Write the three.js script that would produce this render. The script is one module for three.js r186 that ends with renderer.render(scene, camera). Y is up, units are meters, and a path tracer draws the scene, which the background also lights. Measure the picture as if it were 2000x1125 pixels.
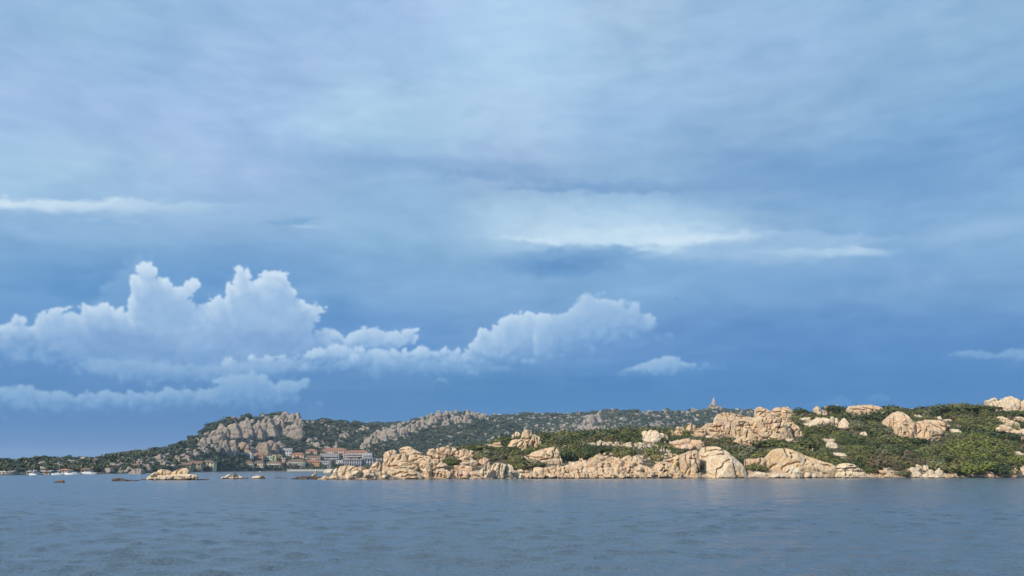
import * as THREE from 'three';
import { mergeGeometries, mergeVertices } from 'three/addons/utils/BufferGeometryUtils.js';

// ---------------------------------------------------------------- camera, sun, exposure
const scene = new THREE.Scene();
const EYE = 3.0;                                             // metres above the sea, on the deck of a small boat
const PITCH = Math.atan(352.5 / 1600);
const camera = new THREE.PerspectiveCamera(2 * Math.atan(562.5 / 1600) * 180 / Math.PI, 2000 / 1125, 0.5, 20000);
camera.position.set(0, EYE, 0);
camera.rotation.set(PITCH, 0, 0);
const renderer = new THREE.WebGLRenderer({ antialias: true });
renderer.toneMapping = THREE.LinearToneMapping;
renderer.toneMappingExposure = 1.0;
renderer.shadowMap.enabled = true;

const sun = new THREE.DirectionalLight(new THREE.Color(1.0, 0.93, 0.80), 5.0);
const SUN_TO = new THREE.Vector3(-0.60, 0.60, 0.62).normalize();
sun.position.copy(SUN_TO).multiplyScalar(900).add(new THREE.Vector3(60, 0, -300));
sun.target.position.set(60, 0, -300);
sun.castShadow = true; sun.shadow.radius = 1;
sun.shadow.mapSize.set(4096, 4096);
Object.assign(sun.shadow.camera, { left: -420, right: 420, top: 320, bottom: -320, near: 10, far: 3000 });
scene.add(sun, sun.target);
scene.fog = new THREE.FogExp2(new THREE.Color(0.62, 0.80, 1.0), 0.00009);

// ---------------------------------------------------------------- random numbers and noise
function rngOf(seed) { let a = seed >>> 0; return () => { a = (a + 0x6d2b79f5) | 0; let t = Math.imul(a ^ (a >>> 15), 1 | a); t = (t + Math.imul(t ^ (t >>> 7), 61 | t)) ^ t; return ((t ^ (t >>> 14)) >>> 0) / 4294967296; }; }
const PERM = new Uint8Array(512);
{ const r = rngOf(77), p = [...Array(256).keys()]; for (let i = 255; i > 0; i--) { const j = Math.floor(r() * (i + 1)); [p[i], p[j]] = [p[j], p[i]]; } for (let i = 0; i < 512; i++) PERM[i] = p[i & 255]; }
const grad = (h, x, y, z) => { h &= 15; const u = h < 8 ? x : y, v = h < 4 ? y : h === 12 || h === 14 ? x : z; return ((h & 1) ? -u : u) + ((h & 2) ? -v : v); };
function noise(x, y, z = 0.37) {
  const fx = Math.floor(x), fy = Math.floor(y), fz = Math.floor(z), X = fx & 255, Y = fy & 255, Z = fz & 255;
  x -= fx; y -= fy; z -= fz;
  const u = x * x * x * (x * (x * 6 - 15) + 10), v = y * y * y * (y * (y * 6 - 15) + 10), w = z * z * z * (z * (z * 6 - 15) + 10);
  const A = PERM[X] + Y, AA = PERM[A] + Z, AB = PERM[A + 1] + Z, B = PERM[X + 1] + Y, BA = PERM[B] + Z, BB = PERM[B + 1] + Z;
  const l = (t, a, b) => a + t * (b - a);
  return l(w, l(v, l(u, grad(PERM[AA], x, y, z), grad(PERM[BA], x - 1, y, z)), l(u, grad(PERM[AB], x, y - 1, z), grad(PERM[BB], x - 1, y - 1, z))),
    l(v, l(u, grad(PERM[AA + 1], x, y, z - 1), grad(PERM[BA + 1], x - 1, y, z - 1)), l(u, grad(PERM[AB + 1], x, y - 1, z - 1), grad(PERM[BB + 1], x - 1, y - 1, z - 1))));
}
function fbm(x, y, z = 0.37, oct = 4) { let s = 0, a = 0.5; for (let i = 0; i < oct; i++) { s += a * noise(x, y, z); x = x * 2.03 + 11.3; y = y * 2.03 + 4.7; z = z * 2.03 + 1.9; a *= 0.5; } return s; }
const clamp = THREE.MathUtils.clamp, lerp = THREE.MathUtils.lerp;
const smooth = (a, b, x) => { const t = clamp((x - a) / (b - a), 0, 1); return t * t * (3 - 2 * t); };
const toLinear = (c) => { c /= 255; return c <= 0.04045 ? c / 12.92 : Math.pow((c + 0.055) / 1.055, 2.4); };
function curve(points) { return (x) => { if (x <= points[0][0]) return points[0][1]; for (let i = 1; i < points.length; i++) if (x <= points[i][0]) { const t = (x - points[i - 1][0]) / (points[i][0] - points[i - 1][0]); return lerp(points[i - 1][1], points[i][1], t); } return points[points.length - 1][1]; }; }
// large tones of the overcast: azimuth and elevation in degrees, sRGB
const TONES = [[-34.7,27.0,152,187,222],[-27.5,28.8,146,184,218],[-19.1,30.4,152,188,224],[-9.8,31.4,163,193,230],[0.0,31.8,178,209,240],[9.8,31.4,165,195,225],[19.1,30.4,152,188,222],[27.5,28.8,145,183,218],[34.7,27.0,140,178,212],[-34.3,23.9,155,188,224],[-27.1,25.5,150,186,224],[-18.8,26.9,158,188,226],[-9.7,27.9,160,192,228],[0.0,28.2,170,205,235],[9.7,27.9,160,193,224],[18.8,26.9,155,188,225],[27.1,25.5,143,181,216],[34.3,23.9,138,178,214],[-33.9,20.7,160,190,228],[-26.7,22.2,163,192,230],[-18.6,23.4,160,192,230],[-9.5,24.2,172,206,232],[0.0,24.5,175,206,236],[9.5,24.2,152,188,224],[18.6,23.4,146,182,216],[26.7,22.2,135,175,214],[33.9,20.7,125,168,212],[-33.5,17.5,168,205,232],[-26.4,18.7,162,195,226],[-18.3,19.7,156,186,224],[-9.4,20.4,146,184,220],[0.0,20.7,150,180,216],[9.4,20.4,140,178,214],[18.3,19.7,125,165,208],[26.4,18.7,120,163,208],[33.5,17.5,122,164,208],[-33.1,14.2,140,178,216],[-26.0,15.2,150,186,222],[-18.0,16.0,140,178,216],[-9.2,16.6,140,182,216],[0.0,16.8,168,202,228],[9.2,16.6,165,200,230],[18.0,16.0,135,175,212],[26.0,15.2,130,172,214],[33.1,14.2,140,180,218],[-32.7,10.9,110,160,208],[-25.7,11.6,105,155,205],[-17.8,12.3,110,158,208],[-9.1,12.7,130,172,214],[0.0,12.9,125,168,210],[9.1,12.7,130,175,215],[17.8,12.3,125,168,212],[25.7,11.6,120,163,208],[32.7,10.9,118,162,206],[-32.3,7.6,95,145,200],[-25.3,8.1,95,145,200],[-17.5,8.5,95,145,200],[-9.0,8.8,100,150,205],[0.0,8.9,110,155,205],[9.0,8.8,105,150,205],[17.5,8.5,92,142,198],[25.3,8.1,92,143,200],[32.3,7.6,95,145,200],[-31.9,4.3,80,133,189],[-25.0,4.6,80,133,189],[-17.3,4.8,77,131,187],[-8.8,5.0,73,129,184],[0.0,5.0,69,128,184],[8.8,5.0,67,127,186],[17.3,4.8,69,129,189],[25.0,4.6,71,131,190],[31.9,4.3,73,131,190],[-31.5,1.0,73,121,180],[-24.7,1.1,73,121,180],[-17.0,1.1,70,123,180],[-8.7,1.2,64,123,180],[0.0,1.2,64,123,180],[8.7,1.2,64,123,180],[17.0,1.1,68,125,185],[24.7,1.1,70,127,186],[31.5,1.0,72,127,186]];
// soft bands and lenses: azimuth, elevation, half width, half height, tilt, sRGB, cover, crisp side
const BANDS = [[-32.15,15.64,8.08,0.61,-9.1,216,233,245,0.95,1],[-25.84,16.44,7.28,0.71,-6.4,196,220,240,0.7,1],[-31.52,14.90,8.70,0.49,-8.5,134,174,215,0.6,-1],[-17.40,16.76,10.14,1.53,-1.8,160,194,226,0.4,0],[6.68,16.69,12.32,1.84,1.8,188,216,238,0.8,0],[17.62,15.03,9.06,1.16,5.5,164,197,228,0.75,1],[8.49,15.78,10.44,1.06,1.2,206,229,245,0.95,-1],[13.49,15.46,5.26,0.42,0.5,212,233,247,0.8,0],[10.63,14.98,2.51,0.42,-3.3,210,232,246,0.85,-1],[21.19,13.98,4.82,0.37,5.2,192,218,240,0.85,1],[24.04,13.77,1.85,0.39,11.9,196,221,241,0.7,1],[17.22,14.03,6.73,0.48,3.1,172,203,231,0.6,0],[17.89,13.98,8.66,0.89,2.2,168,200,229,0.6,0],[21.11,12.88,6.08,0.87,1.7,138,179,218,0.6,0],[22.63,11.98,3.44,0.53,0.8,104,153,202,0.6,0],[26.01,11.93,1.78,1.93,5.6,132,174,215,0.35,0],[10.97,14.69,2.14,0.35,-5.3,206,230,246,0.6,0],[18.98,15.19,7.62,0.68,7.9,158,192,225,0.4,1],[-9.03,20.87,9.54,0.76,-1.0,130,168,211,0.7,0],[-0.38,20.34,5.66,1.05,2.9,126,164,207,0.8,-1],[7.12,19.22,8.47,0.70,2.2,118,159,203,0.9,-1],[14.74,18.87,7.72,0.82,1.5,128,166,208,0.4,0],[4.42,14.33,6.58,1.00,-0.9,98,146,197,0.95,0],[3.31,13.71,5.13,0.79,0.8,92,142,195,0.85,0],[5.49,12.89,6.17,0.50,-1.8,128,171,213,0.6,0],[6.64,14.85,3.28,0.43,1.6,110,156,204,0.6,0],[8.40,13.09,5.74,0.64,-2.1,112,158,206,0.35,0],[24.16,11.71,1.83,0.42,-0.9,105,154,202,0.6,0],[-30.89,26.23,3.48,1.05,-5.3,140,178,212,0.6,0],[-33.54,26.45,2.47,0.73,-14.8,140,178,214,0.4,0],[-3.00,24.41,0.92,0.44,-1.1,150,188,214,0.6,0],[-15.83,16.44,2.14,0.31,-9.4,112,160,205,0.75,-1],[-14.59,16.15,1.26,0.09,0.0,190,216,238,0.7,0],[-19.61,14.69,13.03,1.01,-2.8,120,165,211,0.35,0],[-29.24,14.76,5.68,0.56,-7.8,125,168,212,0.5,1],[-24.41,14.39,6.15,0.91,-6.2,150,186,222,0.35,0],[27.18,17.61,7.75,1.90,14.3,112,158,206,0.4,0],[30.33,14.29,4.16,0.74,3.9,158,192,226,0.5,0],[22.25,18.77,9.67,1.51,10.9,112,156,204,0.5,0],[19.47,17.25,6.65,0.74,5.7,122,164,208,0.5,0],[12.35,13.64,8.40,0.70,-1.2,118,162,209,0.5,0],[-14.87,21.08,7.78,1.01,-5.0,142,178,217,0.4,0],[-5.21,16.74,5.53,1.77,-1.4,132,174,214,0.4,0],[19.77,12.48,9.07,0.88,0.2,122,167,213,0.5,1],[-23.37,13.34,8.07,0.99,-5.4,108,156,206,0.5,0],[27.31,13.09,3.50,0.64,18.5,112,158,206,0.35,0],[-3.66,12.49,7.27,2.14,-0.8,136,176,216,0.35,0],[17.75,11.94,8.61,1.36,1.6,118,164,212,0.4,0],[-0.72,8.94,9.32,1.43,-8.1,118,162,210,0.3,0],[-27.70,11.12,3.74,1.08,-5.7,86,140,196,0.6,0],[-20.41,12.26,4.84,1.01,-4.4,90,144,198,0.55,0],[-12.21,10.84,2.09,1.40,-2.3,88,142,197,0.5,0],[-1.54,24.67,6.13,2.05,-0.6,178,208,234,0.35,0],[17.52,8.53,9.80,1.36,2.6,84,136,196,0.3,0],[-30.83,18.59,4.20,1.52,-10.2,172,206,232,0.3,0],[0.00,29.86,5.50,2.93,0.0,180,210,240,0.3,0]];
// grey folds and bases within the tall heap
const FOLDS = [[-25.60,7.68,4.40,1.15,0,112,153,203,0.7,0],[-16.84,8.15,4.30,1.09,0,112,153,203,0.7,0],[-21.59,6.99,8.06,0.73,0,108,151,203,0.55,0],[-30.67,7.46,2.41,0.49,0,122,163,210,0.5,0],[-22.61,9.92,1.24,1.65,0,140,178,217,0.45,0],[-28.85,8.47,1.67,0.81,0,146,182,220,0.4,0],[-18.30,10.19,1.97,1.15,0,156,190,224,0.4,0]];
// heaped clouds: outline of the tops, outline of the bases (azimuth, elevation), sRGB of tops and bases, cover, crispness
const HEAPS = [
 [[[-27.85,9.82],[-27.12,11.17],[-26.07,12.57],[-25.85,13.41],[-25.11,13.66],[-24.56,13.38],[-24.32,12.09]],[[-27.73,8.56],[-23.91,8.84]],[142,182,221],[112,160,208],0.55,0.5],
 [[[-33.82,7.59],[-32.34,8.18],[-31.58,8.92],[-30.83,8.43],[-30.37,9.22],[-29.92,9.63],[-29.30,9.50],[-28.63,9.56],[-28.11,9.55],[-27.81,9.96],[-27.15,10.34],[-26.79,10.18],[-26.26,9.57],[-25.63,9.88],[-25.65,11.31],[-25.53,11.98],[-25.04,12.61],[-24.51,12.86],[-23.96,12.26],[-23.25,11.92],[-22.72,11.57],[-22.25,12.01],[-21.75,12.12],[-21.50,11.80],[-21.84,10.91],[-21.43,10.53],[-20.87,10.71],[-20.58,11.06],[-19.68,11.26],[-19.28,11.97],[-19.39,12.64],[-18.84,13.23],[-18.22,12.93],[-17.91,12.34],[-17.73,12.62],[-17.15,13.01],[-16.21,13.14],[-15.71,12.75],[-15.53,12.07],[-15.09,11.54],[-14.30,10.89],[-13.89,11.04],[-13.35,11.21],[-13.11,10.73],[-13.54,9.60],[-13.79,9.10],[-12.83,9.24],[-12.07,9.27],[-11.57,8.83],[-10.76,9.48],[-9.71,9.66],[-8.64,9.37],[-7.21,9.43],[-6.42,9.24],[-6.77,8.73],[-7.89,8.29]],[[-33.69,6.56],[-30.58,6.63],[-27.46,5.98],[-23.63,5.65],[-18.90,5.83],[-16.70,6.01],[-13.42,7.31],[-10.67,7.38],[-7.87,7.44]],[206,226,244],[116,160,210],1,1],
 [[[-19.69,6.91],[-16.78,7.20],[-14.12,7.63],[-12.11,8.46],[-10.70,8.01],[-9.30,8.12],[-7.18,8.02],[-6.11,8.18],[-4.82,8.20],[-3.42,8.07],[-2.71,8.78],[-1.63,9.65],[-0.55,10.29],[0.00,10.72],[1.09,10.79],[1.67,10.43],[2.77,10.57]],[[-19.65,6.41],[-15.42,6.70],[-10.64,6.69],[-5.01,6.85],[-1.44,7.08],[2.74,7.86]],[196,219,241],[122,166,213],1,1],
 [[[1.45,10.29],[2.77,10.64],[3.93,10.84],[4.45,11.33],[4.75,11.97],[5.48,12.17],[6.20,11.94],[6.73,11.36],[7.63,11.34],[8.16,11.11],[8.87,11.16],[9.32,10.73],[9.90,10.22],[10.34,9.71]],[[1.44,7.51],[5.40,8.54],[10.32,9.15]],[186,212,237],[126,169,214],0.9,0.7],
 [[[-10.69,7.73],[-8.23,7.72],[-7.16,7.45],[-2.51,7.08],[0.00,6.94]],[[-10.65,6.97],[-7.84,6.39],[-2.51,6.44],[0.00,6.73]],[150,186,222],[110,157,207],0.5,0.7],
 [[[-28.07,6.39],[-27.26,6.75],[-24.92,6.69],[-22.79,6.54],[-19.99,6.66],[-16.43,7.00],[-15.42,6.83]],[[-28.05,6.14],[-26.56,5.52],[-23.61,5.52],[-19.91,5.67],[-15.39,6.15]],[146,182,220],[112,157,207],0.7,0.8],
 [[[-33.48,4.79],[-31.94,4.70],[-30.92,4.93],[-30.34,5.02],[-29.81,4.56],[-28.15,4.44],[-26.76,4.62],[-24.15,4.79],[-22.66,4.97],[-20.50,5.05],[-19.73,5.34],[-20.29,5.65],[-19.61,5.94],[-18.03,6.27],[-16.71,6.18],[-16.19,5.65],[-15.03,5.82],[-14.03,5.98],[-13.62,5.79],[-13.87,5.37],[-14.48,4.94]],[[-33.30,3.33],[-29.13,3.30],[-24.93,3.61],[-20.41,3.86],[-16.57,3.95],[-14.45,4.40]],[158,192,225],[94,145,199],0.9,0.85],
 [[[7.49,6.67],[8.38,6.94],[9.34,7.20],[10.15,7.40],[10.68,7.59],[11.30,7.51],[11.87,7.14],[12.59,7.06],[12.79,6.84]],[[7.49,6.53],[9.93,6.28],[12.78,6.64]],[162,195,227],[110,158,208],0.9,0.9],
 [[[12.93,6.91],[13.35,7.10],[13.81,6.81],[14.24,6.73],[14.75,6.79]],[[12.92,6.77],[14.74,6.51]],[138,178,219],[104,153,206],0.6,0.8],
 [[[28.12,6.89],[28.71,7.10],[29.54,7.11],[30.20,6.93],[30.73,6.77],[31.20,6.93],[31.81,7.00],[33.22,6.83]],[[28.11,6.73],[30.28,6.44],[33.13,6.06]],[144,182,220],[112,158,208],0.7,0.9],
 [[[-5.49,6.00],[-5.07,6.21],[-4.43,6.08]],[[-5.49,5.86],[-4.42,5.79]],[140,180,219],[110,157,207],0.6,0.9],
 [[[-3.22,6.51],[-2.80,6.79],[-2.29,6.58]],[[-3.22,6.30],[-2.29,6.23]],[140,180,219],[110,157,207],0.6,0.9],
 [[[19.65,4.21],[21.39,4.49],[21.72,4.74],[22.16,4.53],[22.44,4.20]],[[19.63,3.95],[22.41,3.81]],[104,155,208],[86,140,198],0.5,0.6],
 [[[23.22,4.50],[23.99,4.73],[24.72,4.51]],[[23.20,4.24],[24.68,4.13]],[108,158,209],[88,142,199],0.5,0.6],
 [[[-31.63,6.59],[-31.02,6.75],[-30.41,6.61]],[[-31.61,6.35],[-30.38,6.37]],[132,172,214],[104,152,204],0.5,0.7],
];
// ---------------------------------------------------------------- sky: broken overcast, heaped clouds low down; one quarter of the compass, mirrored round
{
  const W = 4096, H = 2048, N = 1024, data = new Float32Array(W * H * 4), S = W / 360;
  const chart = new Float32Array(N * N * 3);                 // azimuth -45..45, elevation 0..90, sRGB numbers
  const A = (i) => -45 + (i + 0.5) / S, E = (j) => (j + 0.5) / S;
  // large tones on a one degree grid
  const coarse = [];
  const mean = [0, 0, 0];
  for (const t of TONES) if (t[1] > 12) for (let c = 0; c < 3; c++) mean[c] += t[2 + c];
  const nMean = TONES.filter((t) => t[1] > 12).length; for (let c = 0; c < 3; c++) mean[c] /= nMean;
  for (let e = 0; e <= 40; e++) for (let a = -45; a <= 46; a++) {
    let w = 1e-9, s = mean.map((m) => m * 1e-9);
    for (const t of TONES) { const k = Math.exp(-(((clamp(a, -36, 36) - t[0]) / 4.6) ** 2) - ((Math.min(e, 31) - t[1]) / 2.1) ** 2); w += k; for (let c = 0; c < 3; c++) s[c] += k * t[2 + c]; }
    coarse.push(s.map((x) => x / w));
  }
  for (let j = 0; j < N; j++) {
    const e = E(j), ee = Math.min(e, 39.5), e0 = Math.floor(ee), fe = ee - e0, high = smooth(32, 66, e);
    for (let i = 0; i < N; i++) {
      const a = A(i), fa0 = Math.floor(a), fa = a - fa0, o = (j * N + i) * 3;
      const wobble = fbm(a * 0.09, e * 0.24, 3.1, 5), fine = e < 45 ? fbm(a * 0.35 + wobble * 2, e * 1.15, 9.2, 4) : 0, veil = e < 45 ? fbm(a * 0.16 + e * 0.1, e * 0.3 - a * 0.05, 21.2, 4) : 0;
      const da = wobble * 3.2, aa = clamp(a + da, -44.9, 44.9), b0 = Math.floor(aa), fb = aa - b0;
      const at = (x, y) => coarse[y * 92 + x + 45];
      const p = at(b0, e0), q = at(b0 + 1, e0), r = at(b0, e0 + 1), t = at(b0 + 1, e0 + 1);
      const gain = (wobble * 7 + fine * 12 + veil * 14) * smooth(1, 9, e);
      for (let c = 0; c < 3; c++) {
        let v = lerp(lerp(p[c], q[c], fb), lerp(r[c], t[c], fb), fe);
        v = lerp(v, mean[c], high) + gain * [1.15, 1, 0.75][c];
        chart[o + c] = v;
      }
    }
  }
  const put = (o, rgb, k) => { for (let c = 0; c < 3; c++) chart[o + c] += (rgb[c] - chart[o + c]) * k; };
  // soft bands
  const drawBands = (list) => { for (const [a0, e0, rx, ry, tilt, r, g, b, cover, side] of list) {
    const rgb = [r, g, b], T = tilt * Math.PI / 180, ct = Math.cos(T), st = Math.sin(T);
    const i0 = Math.max(0, Math.floor((a0 - rx * 1.7 + 45) * S)), i1 = Math.min(N - 1, Math.ceil((a0 + rx * 1.7 + 45) * S)), j0 = Math.max(0, Math.floor((e0 - ry * 2.4 - 1) * S)), j1 = Math.min(N - 1, Math.ceil((e0 + ry * 2.4 + 1) * S));
    for (let j = j0; j <= j1; j++) for (let i = i0; i <= i1; i++) {
      const a = A(i), e = E(j), n1 = fbm(a * 0.5 + 7, e * 1.3, e0, 4), n2 = fbm(a * 0.9, e * 1.8 + 3, a0, 4);
      const x = a - a0 + n1 * rx * 0.3, y = e - e0 + n2 * (0.22 + ry * 0.45);
      let u = (x * ct - y * st) / rx, v = (x * st + y * ct) / ry;
      if (side && v * side > 0) v *= 1.9;
      const q = Math.hypot(u, v), k = smooth(1.25, side && v * side > 0 ? 0.55 : 0.1, q) * cover * (0.82 + 0.5 * n1);
      if (k > 0) put((j * N + i) * 3, rgb, Math.min(k, 1));
    }
  } };
  drawBands(BANDS);
  // heaped clouds: an outline swollen by billows, lit by how much cloud lies above and sunward of each point
  HEAPS.forEach(([tops, bases, ctop, cbase, cover, crisp], heap) => {
    const base = curve(bases), ring = [...tops, ...[...bases].reverse()], as = ring.map((p) => p[0]), es = ring.map((p) => p[1]);
    const a0 = Math.min(...as), a1 = Math.max(...as), high = Math.max(...es), low = Math.min(...es), size = clamp((high - low) / 4.5, 0.16, 1), pad = size * 0.8;
    const i0 = clamp(Math.floor((a0 - pad + 45) * S), 0, N - 1), i1 = clamp(Math.ceil((a1 + pad + 45) * S), 0, N - 1), j0 = clamp(Math.floor((low - pad * 1.5) * S), 0, N - 1), j1 = clamp(Math.ceil((high + pad) * S), 0, N - 1), w = i1 - i0 + 1, h = j1 - j0 + 1;
    const D = new Float32Array(w * h), Bw = new Float32Array(w * h), F = 0.62 / Math.sqrt(size), sides = [...tops.slice(1).map((q, k) => [tops[k], q]), [tops[0], bases[0]], [tops[tops.length - 1], bases[bases.length - 1]]];
    for (let j = 0; j < h; j++) for (let i = 0; i < w; i++) {
      const a = A(i + i0), e = E(j + j0); let inside = false, best = 1e9;
      for (let k = 0, m = ring.length - 1; k < ring.length; m = k++) { const [xa, ya] = ring[k], [xb, yb] = ring[m]; if ((ya > e) !== (yb > e) && a < (xb - xa) * (e - ya) / (yb - ya) + xa) inside = !inside; }
      if (e < base(a)) inside = true;
      for (const [[xa, ya], [xb, yb]] of sides) { const ex = xb - xa, ey = yb - ya, t = clamp(((a - xa) * ex + (e - ya) * ey) / (ex * ex + ey * ey + 1e-9), 0, 1); best = Math.min(best, Math.hypot(a - xa - ex * t, e - ya - ey * t)); }
      const wa = a + noise(a * 0.9, e * 0.9, heap + 2) * 0.25 * size, we = e + noise(a * 0.9 + 5, e * 0.9, heap + 8) * 0.25 * size;
      let bil = 0, amp = 1, f = F; for (let o = 0; o < 5; o++) { bil += amp * Math.abs(noise(wa * f * 1.6 + heap * 9, we * f * 1.6, 2.7 + o)); amp *= 0.52; f *= 2.05; }
      Bw[j * w + i] = bil - 0.42; D[j * w + i] = (inside ? best : -best) + (bil - 0.36) * 0.85 * size;
    }
    const step = 2, K = 9;
    for (let j = 0; j < h; j++) for (let i = 0; i < w; i++) {
      const d = D[j * w + i]; if (d <= 0) continue;
      const a = A(i + i0), e = E(j + j0), up = e - base(a);
      let thick = 0; for (let k = 1; k <= K; k++) { const ii = clamp(i - Math.round(k * step * 0.45), 0, w - 1), jj = Math.min(h - 1, j + k * step); const q = D[jj * w + ii]; if (q > 0) thick += Math.min(1, q / (0.35 * size)) * (0.65 + 1.1 * Math.max(0, Bw[jj * w + ii] + 0.3)); }
      const T = Math.exp(-thick * 0.22), foot = smooth(-0.6 * size, 1.5 * size, up + Bw[j * w + i] * 1.5 * size), f = clamp(up / Math.max(0.5, high - low), 0, 1);
      const k = smooth(0, lerp(0.9, 0.16, crisp) * Math.max(size, 0.45), d) * cover * (0.08 + 0.92 * foot);
      const lit = clamp(0.1 + 0.55 * T + 0.42 * f + Bw[j * w + i] * 0.22, 0, 1);
      put(((j + j0) * N + i + i0) * 3, [0, 1, 2].map((c) => lerp(cbase[c], ctop[c], lit)), Math.min(k, 1));
    }
    if (heap === 1) drawBands(FOLDS);
  });
  for (let j = 0; j < H; j++) for (let i = 0; i < W; i++) {
    const az = (i + 0.5) / W * 360 - 180 + 90;               // 0 looks down the bay
    let t = ((az + 45) % 180 + 180) % 180; if (t >= 90) t = 180 - t;
    const ci = clamp(Math.round(t * S - 0.5), 0, N - 1), cj = clamp(j - H / 2, 0, N - 1), o = (j * W + i) * 4, s = (cj * N + ci) * 3;
    for (let c = 0; c < 3; c++) data[o + c] = toLinear(clamp(chart[s + c], 0, 255));
    data[o + 3] = 1;
  }
  const tex = new THREE.DataTexture(data, W, H, THREE.RGBAFormat, THREE.FloatType);
  tex.mapping = THREE.EquirectangularReflectionMapping; tex.magFilter = THREE.LinearFilter; tex.minFilter = THREE.LinearFilter; tex.wrapS = THREE.RepeatWrapping; tex.needsUpdate = true;
  scene.background = tex; scene.environment = tex;
}
// ---------------------------------------------------------------- naming, materials, helpers
const taken = new Map();
function numbered(name) { const n = taken.get(name) ?? 0; taken.set(name, n + 1); return n ? name + '_' + String(n).padStart(3, '0') : name; }
function tag(o, label, category, group) { o.userData.label = label; o.userData.category = category; if (group) o.userData.group = group; return o; }
function thing(name, label, category, position, group) { const o = new THREE.Group(); o.name = numbered(name); if (position) o.position.copy(position); scene.add(tag(o, label, category, group)); return o; }
function part(name, geometry, material, parent) { const o = new THREE.Mesh(geometry, material); o.name = name; parent.add(o); return o; }
function structure(name, geometry, material) { const o = new THREE.Mesh(geometry, material); o.name = numbered(name); o.userData.kind = 'structure'; scene.add(o); return o; }

// a sight line from the deck: surveyed bearings (columns and rows of the photograph) give directions, the ground gives the distance
const CP = Math.cos(PITCH), SP = Math.sin(PITCH);
function bearing(px, py) { const u = (px - 1000) / 1600, v = (562.5 - py) / 1600; return new THREE.Vector3(u, SP + CP * v, -(CP - SP * v)); }
function at(px, py, depth) { const b = bearing(px, py); return b.multiplyScalar(depth / -b.z).add(new THREE.Vector3(0, EYE, 0)); }
function depthOfSea(py) { const b = bearing(1000, py); return EYE / -b.y * -b.z; }
const slopeOf = (px) => (px - 1000) / 1600 / CP;             // sideways metres per metre of depth, near the horizon
const heightFor = (px, py, depth) => at(px, py, depth).y;
function findGround(H, px, py, d0, d1) {
  const b = bearing(px, py); b.multiplyScalar(1 / -b.z);
  for (let d = d0; d < d1; d += d * 0.0012) { const y = EYE + b.y * d, g = Math.max(0, H(b.x * d, -d)); if (y <= g + 0.001) return new THREE.Vector3(b.x * d, g, -d); }
  return null;
}

function noiseTexture(size, f, srgb) {
  const d = new Uint8Array(size * size * 4);
  for (let y = 0; y < size; y++) for (let x = 0; x < size; x++) { const v = f(x / size, y / size), o = (y * size + x) * 4; for (let c = 0; c < 3; c++) d[o + c] = clamp((Array.isArray(v) ? v[c] : v) * 255, 0, 255); d[o + 3] = 255; }
  const t = new THREE.DataTexture(d, size, size); t.wrapS = t.wrapT = THREE.RepeatWrapping; t.magFilter = THREE.LinearFilter; t.minFilter = THREE.LinearMipmapLinearFilter; t.generateMipmaps = true; if (srgb) t.colorSpace = THREE.SRGBColorSpace; t.needsUpdate = true; return t;
}
// noise that tiles: a ring in four of its arguments, folded to three
function ringNoise(u, v, f, z, oct) { const a = u * 2 * Math.PI, b = v * 2 * Math.PI; return fbm(Math.cos(a) * f + Math.cos(b) * f * 0.71 + 31, Math.sin(a) * f + 17, Math.sin(b) * f + z, oct); }
const grainMap = noiseTexture(512, (u, v) => { const a = ringNoise(u, v, 2.2, 1, 5), b = ringNoise(u, v, 22, 5, 3); const k = 0.92 + a * 0.26 + b * 0.3; return [k, k * (0.985 + a * 0.04), k * (0.96 + a * 0.06)]; }, true);
const grainBump = noiseTexture(512, (u, v) => 0.5 + ringNoise(u, v, 4, 9, 5) * 0.6 + ringNoise(u, v, 26, 3, 2) * 0.25);
const graniteMaterial = new THREE.MeshStandardMaterial({ name: 'granite', vertexColors: true, map: grainMap, bumpMap: grainBump, bumpScale: 0.2, roughness: 0.93 });
const hillGraniteMaterial = new THREE.MeshStandardMaterial({ name: 'lichened granite', vertexColors: true, map: grainMap, roughness: 0.95 });

// ---------------------------------------------------------------- granite: jointed blocks worn round
const spheres = new Map();
function sphere(detail) {
  if (!spheres.has(detail)) { const g = new THREE.IcosahedronGeometry(1, detail); g.deleteAttribute('uv'); g.deleteAttribute('normal'); const m = mergeVertices(g, 1e-5); spheres.set(detail, [m.attributes.position.array, m.index.array]); }
  return spheres.get(detail);
}
const TAN = [0.69, 0.505, 0.325], PINK = [0.68, 0.455, 0.315], PALE = [0.73, 0.60, 0.445], GREY = [0.46, 0.425, 0.36], OCHRE = [0.68, 0.455, 0.225], STAIN = [0.20, 0.15, 0.115], WET = [0.085, 0.062, 0.045];
const LIGHT_PALETTE = [TAN, PINK, PALE, GREY, OCHRE];
const HILL_PALETTE = [[0.32, 0.27, 0.225], [0.35, 0.268, 0.232], [0.42, 0.375, 0.325], [0.22, 0.215, 0.205], [0.34, 0.275, 0.2]];
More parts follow.
